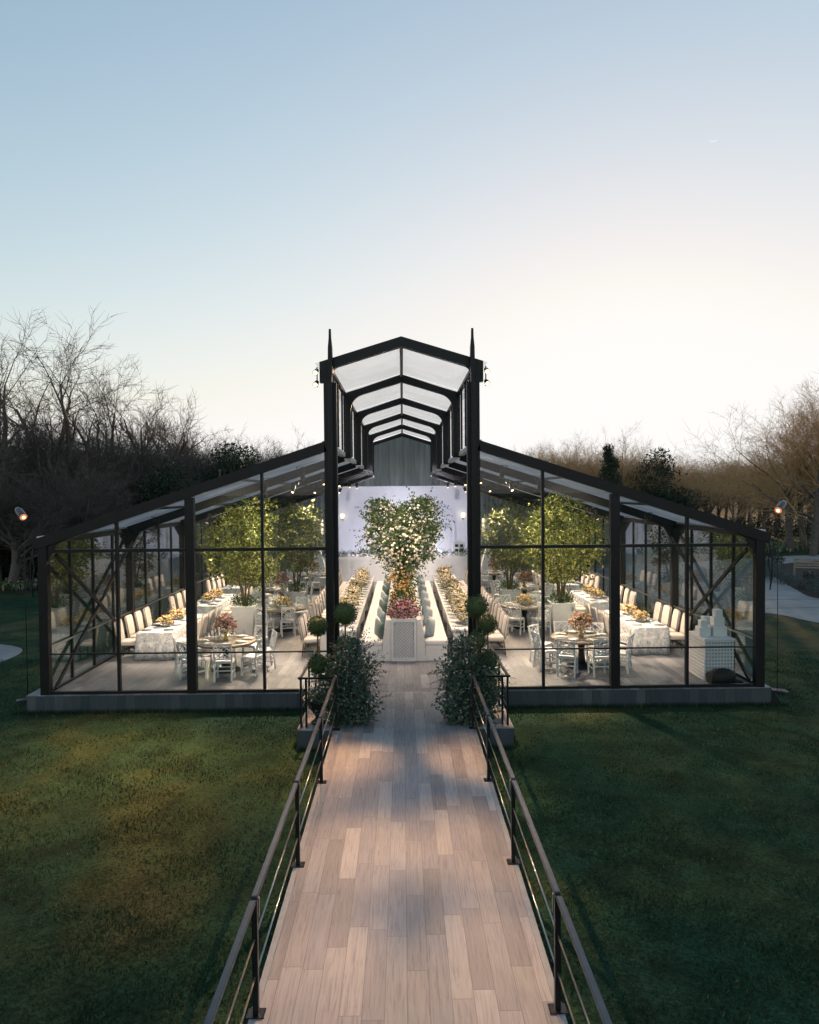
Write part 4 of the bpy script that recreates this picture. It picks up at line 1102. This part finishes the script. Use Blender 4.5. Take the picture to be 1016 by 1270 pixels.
# ------------------------------------------------------------------ lamps
def pin_spot():
    t = thing('pin_spot', 'x', 'spotlight')
    m = MB(); m.tube([(0,0,.0),(0,0,-.26)], .06, 10); part(m, 'body', 'black', t)
    m = MB(); m.tube([(-.07,0,-.1),(-.08,0,.12),(.08,0,.12),(.07,0,-.1)], .009, 5); part(m, 'yoke', 'black', t)
    m = MB(); m.tube([(0,0,-.262),(0,0,-.266)], .038, 10); part(m, 'lens', 'lens', t)
    return Proto(t)
PS = pin_spot()
def lamp(loc, tgt, lab, W, deg, col=(1,.73,.50), blend=.9):
    o = PS.put(loc, 0, lab, 'pin spots on the rafters')
    d = (Vector(tgt) - Vector(loc)).normalized()
    o.rotation_euler = (-d).to_track_quat('Z', 'Y').to_euler()
    spot(Vector(loc) + d*.3, tgt, W, deg, col, blend)
for s, nm in ((-1,'left'),(1,'right')):
    for k in range(0, 5):
        for xi, (xx, where) in enumerate(((2.3,'by the ridge'),(3.1,'beside the ridge lamp'),(5.6,'midway down the slope'))):
            y = k*S - .12 if k else .3; z = roofz(xx) - .42
            if k == 0: tgt = ((s*1.75, 4.2, .8), (s*4.5, 2.3, .8), (s*6.6, 4.4, .75))[xi]  # front-rafter spots are added to light the sides facing the entrance
            elif xi == 0: tgt = (s*1.75, y - 1.5, .8)
            elif xi == 1: tgt = (s*(4.6 if k % 2 else 3.9), (2.1,7.3,11.7,17.0)[k-1], .8)
            else: tgt = (s*6.7, (4.6,9.1,13.6,17)[k-1], .75)
            lamp((s*xx, y, z), tgt, f'black pin spot {where} on the {ORD[k]} rafter, {nm} of the aisle', ((1150,1700,1500) if k else (850,700,800))[xi], ((78,70,84) if k else (60,56,64))[xi])  # the pin spots on the front rafter (k == 0) are added lamps
for k in (1, 2, 3):
    for s in (-1, 1):
        spot((s*1.6, k*S, 5.35), (s*.2, k*S+2.4, 1.4), 520, 62, (1,.78,.56))  # added wash spots with no fixture, brightening the middle of the banquette
# bright lamps on poles beyond the front corners, and the cans high on the entrance posts
def pole_lamp(lab, loc, h, s):
    t = thing('pole_light', lab, 'lamp', loc)
    m = MB(); m.tube([(0,0,0),(0,0,h-.1)], .008, 8); m.lathe([(.25,0),(.25,.02),(.05,.04)], 14); part(m, 'pole', 'steel_dark', t)
    a = Vector((s*.16,.02,h+.12)); b = Vector((-s*.06,-.16,h-.05))
    m = MB(); m.tube([a, a.lerp(b,.3), b, b+(b-a)*.12], [.05,.085,.092,.096], 14); part(m, 'head', 'rail', t)
    e = b+(b-a)*.12; dn = (b-a).normalized()
    m = MB(); m.tube([e+dn*.004, e+dn*.012], .084, 16); part(m, 'lens', 'lens_rim', t)
    m = MB(); m.tube([e+dn*.014, e+dn*.03], .036, 12); part(m, 'bulb', 'lens_big', t)
pole_lamp('lit floodlight on a thin pole beyond the left front corner of the marquee', (-8.95,1.0,GZ), 4.42, -1)
pole_lamp('lit floodlight on a thin pole beyond the right front corner of the marquee', (8.95,1.0,GZ), 4.42, 1)
for s, nm in ((-1,'left'),(1,'right')):
    t = thing('post_light', f'pair of small floodlights high on the outside of the {nm} entrance post', 'lamp', (s*1.86,-.14,7.1))
    for q in (0, 1):
        z = .05 - q*.26
        m = MB(); m.tube([(0,0,z),(s*.02,-.14,z-.08)], [.045,.06], 10); c = part(m, 'head', 'rod' if q == 0 else 'steel_dark', t)
        m = MB(); m.tube([(s*.02,-.143,z-.082),(s*.021,-.148,z-.085)], .045, 10); part(m, 'lens', 'lens', c)
    m = MB(); m.tube([(0,.02,.12),(0,.02,-.32)], .014, 6); part(m, 'bracket', 'steel_dark', t)
    src = (s*1.9, -.4, 7.0)
    spot(src, (s*.2,-6.2,0), 330, 40, (1,.80,.72), 1)  # added wide fill, evening out the walkway between the pools
    spot(src, (s*.1,-9.6,0), 260, 26, (1,.80,.72), 1)
    prng = random.Random(40 + s)
    # the far post lights each edge of the walkway, so the rails throw their shadow outwards
    for (tx, ty, W, dg) in ((-s*1.15,-4.4,2100,11),(-s*1.05,-7.3,2700,12),(-s*1.15,-10.3,3000,9),(s*1.8,-2.1,1100,12)):
        for q in range(3):
            spot(src, (tx + prng.uniform(-.22,.28)*(1 if tx < 0 else -1), ty + prng.uniform(-.6,.6), 0), W*prng.uniform(.6,1.0), dg*prng.uniform(.9,1.6), (1,.53,.22), 1, .04)
for (tx, ty, W, dg) in ((-4.6,-4.6,5200,54),(-6.4,-3.4,4000,46),(-5.6,-1.3,1700,26)):
    spot((-1.9,-.4,6.9), (tx,ty,GZ), W, dg, (1,.44,.17), 1)
for (tx, ty, W, dg) in ((4.2,-5.0,500,44),(3.2,-1.4,260,30)):
    spot((1.9,-.4,6.9), (tx,ty,GZ), W, dg, (1,.62,.28), 1)
# fixtureless spots added to brighten the trees and flowering tree; others make the floor pools
for s in (-1, 1):
    spot((s*2.4, 4.6, 4.9), (s*5.0, 6.7, 2.7), 2300, 52, (1,.86,.6), .7)
    spot((s*6.6, 9.6, 3.6), (s*5.1, 6.8, 2.8), 800, 60, (1,.86,.5), .7)
    spot((s*2.3, 8.2, 5.0), (s*3.85, 9.9, 2.6), 750, 50, (1,.86,.55), .7)
    spot((s*1.62, 5.0, 5.3), (0, 7.9, 3.1), 750, 48, (1,.86,.6), .7)
    spot((s*8.72, .55, 3.82), (7.68 if s > 0 else -7.4, .12 if s > 0 else .3, 0), 700, 9, (1,.66,.34), .5)
    spot((s*8.72, .55, 3.82), (s*7.6, -.05, 3.55), 60, 16, (1,.66,.34), .5)
    spot((s*6.9, 5.0, 3.7), (s*6.3, 2.4, 0), 1100, 22, (1,.58,.26), .5)
    spot((s*3.1, 10.0, 4.7), (s*3.0, 5.6, 0), 1600, 22, (1,.6,.3), .6)
    spot((s*5.6, 10.0, 3.8), (s*5.4, 5.3, 0), 1300, 20, (1,.6,.3), .6)
    spot((s*4.7, .4, 4.0), (s*5.0, 6.4, 2.6), 900, 46, (1,.86,.55), .8)
    spot((s*1.5, .5, 5.5), (0, 7.6, 2.8), 900, 30, (1,.86,.62), .8)
    spot((s*2.6, 5.0, 5.0), (s*2.9, 1.0, 0), 1500, 34, (1,.76,.5), .5)
# stage wash
area((-2.2,21.2,1.35), (-2.2,23.9,2.6), 26, 1.2, .15, (.84,.8,1))
area((2.2,21.2,1.35), (2.2,23.9,2.6), 26, 1.2, .15, (.84,.8,1))
spot((-1.4,15.1,5.4), (-1.5,23.9,3), 1100, 46, (.9,.87,1), .8); spot((1.4,15.1,5.4), (1.5,23.9,3), 1100, 46, (.9,.87,1), .8)
spot((0,15.1,5.5), (0,20,.7), 1500, 60, (1,.9,.82), .8)

# ------------------------------------------------------------------ trees outside
def bare_tree(seed, H, spread=.55, dens=1.0, up=.35, thick=1.0, kids_=(6,6,6,4)):
    rng = random.Random(seed)
    trunk = MB(); br = MB()
    def grow(p, d, L, r_, lev):
        n = (5,5,4,3,2)[lev]
        pts = [p.copy()]; rad = [r_]; dirs = [d.copy()]
        for k in range(n):
            d = (d + rv(rng)*(.10,.2,.26,.3,.32)[lev] + Vector((0,0,up*(.1,.18,.16,.12,.1)[lev]))).normalized()
            p = p + d*L/n; pts.append(p.copy()); dirs.append(d.copy()); rad.append(r_*(1-(k+1)/n*(.45 if lev == 0 else .75)))
        (trunk if lev < 2 else br).tube(pts, rad, (8,6,4,3,3)[lev], smooth=True, caps=False)
        if lev >= len(kids_): return
        nk = max(2, int(round(kids_[lev]*dens*rng.uniform(.8,1.2))))
        for c in range(nk):
            t = rng.uniform(.45 if lev == 0 else .2, 1.0) if c else 1.0
            i = min(n-1, int(t*n)); f = t*n - i
            q = pts[i].lerp(pts[i+1], min(1,f)); dd = dirs[min(n, i+1)]
            side = rv(rng); side = (side - dd*side.dot(dd)).normalized()
            ang = rng.uniform(.35,.95) * (1.1 if lev == 0 else 1)
            nd = (dd*math.cos(ang) + side*math.sin(ang)); 
            if lev < 2 and nd.z < .1: nd.z = abs(nd.z) + .15
            grow(q, nd.normalized(), L*(.72,.62,.58,.55)[lev]*rng.uniform(.7,1.15)*(spread/.55 if lev == 0 else 1), max(.0095, rad[min(i+1,n)]*rng.uniform(.5,.75)), lev+1)
    grow(Vector((0,0,-.1)), Vector((rng.uniform(-.08,.08), rng.uniform(-.08,.08), 1)).normalized(), H*.42, H*.022*thick, 0)
    return trunk, br
protos = []
for i, (sd_, sp, dn, up_) in enumerate(((1,.6,1.0,.3),(2,.55,1.1,.4),(3,.65,1.0,.25),(4,.5,1.15,.55),(5,.6,1.1,.35),(31,.62,1,.42),(38,.5,1,.6))):
    t = thing('bare_tree', 'x', 'tree')
    a, b = bare_tree(sd_, 12, sp, dn, up_, 1.35 if i < 5 else 1.7, (7,7,8,5) if i < 5 else (6,7,8,6))
    top = max(v[2] for v in b.v)
    k = 12/top
    for mm in (a, b): mm.v = [(x*k, y*k, z*k) for x, y, z in mm.v]
    a.build('trunk', M['bark'], t); b.build('branches', M['bark'], t)
    protos.append(Proto(t))
wprotos = []
for i, (sd_, sp, dn, up_) in enumerate(((11,.75,1.05,.25),(12,.7,1.1,.3),(13,.85,1.2,.15))):
    t = thing('bare_tree', 'x', 'tree')
    a, b = bare_tree(sd_, 12, sp, dn, up_, 1.1, (8,7,7,5))
    top = max(v[2] for v in b.v); k = 12/top
    for mm in (a, b): mm.v = [(x*k, y*k, z*k) for x, y, z in mm.v]
    a.build('trunk', M['bark'], t); b.build('branches', M['bark_glow'], t)
    wprotos.append(Proto(t))
def ever_proto(seed, shape):
    rng = random.Random(seed)
    t = thing('evergreen_tree', 'x', 'tree')
    m = MB(); m.tube([(0,0,-.1),(.05,0,3),(0,.1,6)], [.25,.18,.08], 8); part(m, 'trunk', 'bark', t)
    m = MB()
    if shape == 'oak':
        for k in range(22):
            a = rng.uniform(0,6.28); z = rng.uniform(2.2,7.4); rr = 3.0*math.sqrt(max(.05,1-((z-4.4)/3.6)**2))*rng.uniform(.3,1)
            leafball(m, rng, (rr*math.cos(a),rr*math.sin(a),z), (1.3,1.3,1.0), 300, .26, .5, .3, noise=.3)
    else:
        for k in range(26):
            z = 1.0 + 8.5*k/26; rr = 2.1*(1-z/10.4)+.25
            for q in range(4):
                a = rng.uniform(0,6.28); leafball(m, rng, (rr*.6*math.cos(a),rr*.6*math.sin(a),z), (rr*.6,rr*.6,.5), 70, .25, .35, .3, droop=.3)
    part(m, 'crown', 'leaf_ever', t)
    return Proto(t)
EO = ever_proto(71,'oak'); EC = ever_proto(72,'cone')
rng = random.Random(5)
def at(px, d, z=GZ):
    """ground point seen at photo column px, d metres away"""
    return ((px-499.6)/F*d, -16+d, z)
GL = 'bare trees of the left wood'; GR = 'bare trees of the far right tree line'
# big individual trees of the left wood: column, distance, height, which, label
for (px, d, h, i, lab) in ((52,44,16.6,5,'tallest bare tree with wide dark limbs at the left edge of the wood'),
    (-26,40,16.0,5,'bare tree half out of the picture at the far left of the wood'),
    (122,50,15.4,5,'broad bare tree just right of the tallest one in the left wood'),
    (200,56,14.8,6,'slender pale bare tree standing clear above the middle of the left wood'),
    (252,62,13.6,6,'smaller bare tree with fine twigs right of the pale one in the left wood'),
    (345,74,12.4,1,'bare tree showing above the dark evergreen left of the marquee roof'),
    (385,84,11.6,4,'twiggy bare tree touching the left slope of the marquee roof')):
    protos[i].put(at(px,d), rng.uniform(0,6.28), lab, scale=h/12)
EO.put(at(275,54), 1.0, 'dark rounded evergreen tree above the left roof slope of the marquee', scale=1.13)
EO.put(at(318,60), 3.0, 'second dark evergreen tree, close to the left roof slope of the marquee', scale=1.15)
EO.put(at(225,48), 4.0, 'low dark evergreen tree in the middle of the left wood', scale=.92)
EO.put(at(20,50), 2.0, 'dark evergreen tree beneath the tallest bare tree of the left wood', scale=.75)
for k, (px, d, h) in enumerate(((245,58,.9),(300,66,1.0),(340,72,.95),(372,80,.9))):
    EO.put(at(px,d), k*1.3, 'dark evergreen tree filling the lower part of the left wood', 'evergreens of the left wood', h)
EO.put(at(110,52), 5.0, 'dark evergreen tree between the two broad bare trees of the left wood', scale=.8)
for k in range(54):
    px = -70 + k*9; d = 41 + (k*37 % 23) + max(0, px-60)*.09
    ytop = 512 + max(0, px-150)*.2
    h = ((610-ytop)/F*d + 4.82) * rng.uniform(.85,1.08)
    protos[k % 5].put(at(px+rng.uniform(-6,6),d), rng.uniform(0,6.28), 'bare grey-brown tree in the dark wood on the left', GL, (h/12*1.15, h/12*1.15, h/12))
for k in range(56):
    px = -60 + k*8.2; d = 37.5 + (k*13 % 9) + max(0, px-60)*.1
    protos[(k*3) % 5].put(at(px+rng.uniform(-4,4),d), rng.uniform(0,6.28), 'low bare thicket tree along the front of the left wood', 'thicket trees of the left wood', (rng.uniform(.75,.95), rng.uniform(.75,.95), rng.uniform(.5,.72)))
# right: distant warm tree line
for (px, d, h, lab) in ((755,78,13.2,'pale round-headed bare tree rising highest above the right tree line'),
    (690,84,12.0,'dome-shaped bare tree left of the pale one in the right tree line'),
    (650,90,11.8,'bare tree nearest the roof ridge in the right tree line')):
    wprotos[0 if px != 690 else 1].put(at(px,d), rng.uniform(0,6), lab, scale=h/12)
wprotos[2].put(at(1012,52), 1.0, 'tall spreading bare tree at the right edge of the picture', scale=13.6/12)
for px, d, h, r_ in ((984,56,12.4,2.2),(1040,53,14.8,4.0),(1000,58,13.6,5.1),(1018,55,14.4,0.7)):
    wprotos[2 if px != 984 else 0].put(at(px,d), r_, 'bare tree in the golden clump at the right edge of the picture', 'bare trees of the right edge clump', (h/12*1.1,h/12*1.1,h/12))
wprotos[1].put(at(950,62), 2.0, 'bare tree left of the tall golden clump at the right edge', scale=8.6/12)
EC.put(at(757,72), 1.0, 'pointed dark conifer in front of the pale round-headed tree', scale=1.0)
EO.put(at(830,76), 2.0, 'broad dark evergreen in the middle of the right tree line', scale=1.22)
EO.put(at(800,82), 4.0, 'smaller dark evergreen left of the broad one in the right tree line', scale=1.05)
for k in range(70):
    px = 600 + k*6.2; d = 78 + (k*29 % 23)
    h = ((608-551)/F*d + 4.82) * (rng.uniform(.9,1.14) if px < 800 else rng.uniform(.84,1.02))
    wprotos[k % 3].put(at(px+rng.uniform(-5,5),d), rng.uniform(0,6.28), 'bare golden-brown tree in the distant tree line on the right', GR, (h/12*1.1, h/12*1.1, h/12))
# behind the marquee
for k in range(12):
    px = 395 + k*18; d = 92 + (k*17 % 13)
    h = (34/F*d + 4.82) * rng.uniform(.9,1.1)
    protos[k % 5].put(at(px,d), rng.uniform(0,6.28), 'bare tree in the wood directly behind the marquee', 'bare trees behind the marquee', h/12)
# far wood that reads as one mass
m = MB(); rng = random.Random(61)
for k in range(130):
    x = -150 + k*2.6 + rng.uniform(-1,1); y = rng.uniform(112,135); h = rng.uniform(8,10.5)
    m.tube([(x,y,GZ),(x+rng.uniform(-.2,.2),y,h*.5)], [.16,.08], 4, caps=False)
    for q in range(60):
        a = rng.uniform(0,6.28); z = h*rng.uniform(.2,.6); e = Vector((x+math.cos(a)*2.6*rng.uniform(.3,1), y+math.sin(a)*2.2, h*rng.uniform(.5,1)))
        m.tube([(x,y,z), e], [.05,.012], 3, caps=False)
kind(m.build('forest', M['bark']), 'stuff')
# understorey of the left wood, and shrub mass under the right tree line
m = MB()
for k in range(120):
    px = -90 + k*4.2; d = 40 + (k*31 % 17) + max(0, px-100)*.09
    x, y, _ = at(px, d); hh = rng.uniform(.8,1.9)
    leafball(m, rng, (x,y,hh*.45), (1.5,1.2,hh*.6), 130, .3, .45, .2)
kind(m.build('undergrowth', M['leaf_ever']), 'stuff')
m = MB()
for k in range(110):
    px = 600 + k*5.0; d = 72 + (k*31 % 19)
    x, y, _ = at(px, d); hh = rng.uniform(.9,2.0)
    leafball(m, rng, (x,y,hh*.4), (1.7,1.2,hh*.55), 70, .3, .45, .2)
kind(m.build('undergrowth', M['leaf_shrub']), 'stuff')

# garden borders
def shrub_proto(seed, mat, n=420, L=.13):
    rng = random.Random(seed); t = thing('garden_shrub', 'x', 'shrub')
    m = MB(); 
    for k in range(5):
        a = k*1.25; m.tube([(0,0,-.03),(.25*math.cos(a),.25*math.sin(a),.5)], [.02,.006], 4, caps=False)
    part(m, 'stem', 'stem', t)
    m = MB()
    for k in range(5): leafball(m, rng, (rng.uniform(-.4,.4),rng.uniform(-.4,.4),rng.uniform(.3,.7)), (.42,.42,.35), n//5, L, .45, .3)
    sprays(m, None, rng, (0,0,.5), (.6,.6,.4), 20, L*.7, .4, 7, .3)
    part(m, 'foliage', mat, t); return Proto(t)
SH = shrub_proto(1,'leaf_shrub'); SV = shrub_proto(2,'leaf_silver', 500, .1)
rng = random.Random(15)
for k in range(16):
    x = -13 - k*2.0 + rng.uniform(-.5,.5); y = 24.2 - k*.06 + rng.uniform(-.5,.8)
    SH.put((x,y,GZ), rng.uniform(0,6), 'dark green shrub in the border beyond the left lawn', 'shrubs of the left border', rng.uniform(1.0,1.9))
for k in range(20):
    a = k/19
    x = 18.9 + 1.6*(1-abs(2*a-.9))*0 + (a*1.6 if a < .6 else .96+(a-.6)*6) + rng.uniform(-.2,.2); y = 15.2 + a*12.5 + rng.uniform(-.2,.2)
    SV.put((x,y,GZ), rng.uniform(0,6), 'silver-leaved plant edging the round flower bed on the right', 'silver plants edging the right bed', rng.uniform(.55,.85))
for k in range(22):
    x = rng.uniform(20.2,32); y = rng.uniform(15,29)
    if math.hypot(x-22.9, y-24.0) < 1.5 or (x < 24.2 and 21 < y < 24): continue
    SH.put((x,y,GZ), rng.uniform(0,6), 'dark green shrub inside the round flower bed on the right', 'shrubs of the right bed', rng.uniform(.7,1.1))
for k in range(16):
    SH.put((18+k*2.6+rng.uniform(-.5,.5), 51+rng.uniform(-.8,2.5),GZ), rng.uniform(0,6), 'dark shrub along the far edge of the right lawn', 'shrubs along the far lawn edge', rng.uniform(1.1,1.9))
m = MB()
for k in range(2600):
    x = rng.uniform(-40,-12); y = rng.uniform(20.6,22.8)
    if rng.random() < .6: m.leaf((x,y,GZ), Vector((rng.uniform(-.4,.4),rng.uniform(-.4,.4),1)).normalized(), rv(rng), .45, .2)
    else: m.ball((x,y,GZ+rng.uniform(.3,.5)), .06, 5, 3)
kind(m.build('ground_cover', M['fl_bed']), 'stuff')
m = MB()
for k in range(2600):
    x = rng.uniform(16,46); y = rng.uniform(37.5,47)
    if y < 33 + .42*(x-16): continue
    if rng.random() < .75: m.leaf((x,y,GZ), Vector((rng.uniform(-.4,.4),rng.uniform(-.4,.4),1)).normalized(), rv(rng), .4, .2)
    else: m.ball((x,y,GZ+rng.uniform(.25,.4)), .05, 5, 3)
kind(m.build('ground_cover', M['fl_bed']), 'stuff')
# garden bench in the right bed
t = thing('garden_bench', 'pale wooden garden bench among the plants of the right flower bed', 'bench', (22.9,24.2,GZ), R(155))
m = MB()
for k in range(4): m.box(-.75,.75,-.22+k*.13,-.12+k*.13,.42,.45)
part(m, 'seat', 'benchwood', t)
m = MB()
for k in range(3): m.box(-.75,.75,.31,.335,.56+k*.14,.66+k*.14)
part(m, 'backrest', 'benchwood', t)
for x in (-.7,.7):
    for y, h in ((-.2,.419),(.3,.95)):
        m = MB(); m.box(x-.035,x+.035,y-.03,y+(.005 if y > 0 else .03),0,h); part(m, 'leg', 'benchwood', t)

# short grass standing on the near lawn
m = MB(); rng = random.Random(3)
def blade_ok(x, y):
    if abs(x) < 1.36 and y < -2.5: return False
    if abs(x) < 2.12 and y > -2.65: return False
    return y < -.13 or abs(x) > 8.75
for k in range(150000):
    d = 5.2 + 16*rng.random()**1.2
    x = rng.uniform(-.62,.62)*d; y = -16 + d
    if not blade_ok(x, y): continue
    cl = math.sin(x*2.1+1.3*math.sin(y*1.7))*math.sin(y*2.6+1.1*math.sin(x*1.3)) + .6*math.sin(x*5.3+y*3.1)*math.sin(y*6.1-x*1.9)
    if rng.random() > .62 + .38*cl: continue
    h = rng.uniform(.02,.05)*(1+.35*cl); a = rng.uniform(0,6.28); wd = rng.uniform(.003,.006)*(1+d*.06)
    lx, ly = rng.uniform(-.03,.03), rng.uniform(-.03,.03)
    c, s_ = math.cos(a)*wd, math.sin(a)*wd
    i = len(m.v); m.v += [(x-c,y-s_,GZ),(x+c,y+s_,GZ),(x+lx,y+ly,GZ+h)]; m.f.append((i,i+1,i+2)); m.sm.append(False)
# longer tufts left by the mower along the plinth and the walkway
for k in range(14000):
    q = rng.random()
    if q < .5: x = rng.uniform(-8.7, 8.6); y = -.1 - abs(rng.gauss(.03,.05)); ok = abs(x) > 2.1
    elif q < .6: x = rng.choice((-2.05,2.09)); x += (1 if x > 0 else -1)*abs(rng.gauss(.02,.03)); y = rng.uniform(-2.6,-.1); ok = True
    elif q < .7: x = rng.uniform(-2.05,2.08); y = -2.6 - abs(rng.gauss(.03,.04)); ok = abs(x) > 1.35
    else: s_ = rng.choice((-1,1)); x = s_*(1.34+abs(rng.gauss(.03,.05))); y = rng.uniform(-11,-2.6); ok = True
    if not ok: continue
    h = rng.uniform(.04,.12); a = rng.uniform(0,6.28); c, sn = math.cos(a)*.006, math.sin(a)*.006
    i = len(m.v); m.v += [(x-c,y-sn,GZ),(x+c,y+sn,GZ),(x+rng.uniform(-.05,.05),y+rng.uniform(-.05,.03),GZ+h)]; m.f.append((i,i+1,i+2)); m.sm.append(False)
kind(m.build('grass', M['blade']), 'stuff')

# crescent moon, far off
def sky_dir(px, py):
    v = Vector(((px-508)/F, -(py-635)/F, -1)); return (co.matrix_world.to_3x3() @ v).normalized()
d = sky_dir(885,169); c = CAM + d*5000
t = thing('moon', 'thin pale crescent moon high in the clear sky', 'moon', c)
m = MB(); rr = 5000*5.2/F
up_ = Vector((0,0,1)); rt = d.cross(up_).normalized(); upv = rt.cross(d).normalized()
A = []; B = []
for k in range(17):
    a = R(-155) + R(125)*k/16; tt = math.sin(PI*k/16)
    A.append(rt*math.cos(a)*rr + upv*math.sin(a)*rr); B.append(rt*math.cos(a)*rr*(1-.22*tt) + upv*math.sin(a)*rr*(1-.22*tt))
for off in (0, 3):
    o_ = d*off
    for k in range(16): m.poly([A[k]+o_, A[k+1]+o_, B[k+1]+o_, B[k]+o_])
part(m, 'disc', 'moon', t)
bpy.context.view_layer.update()
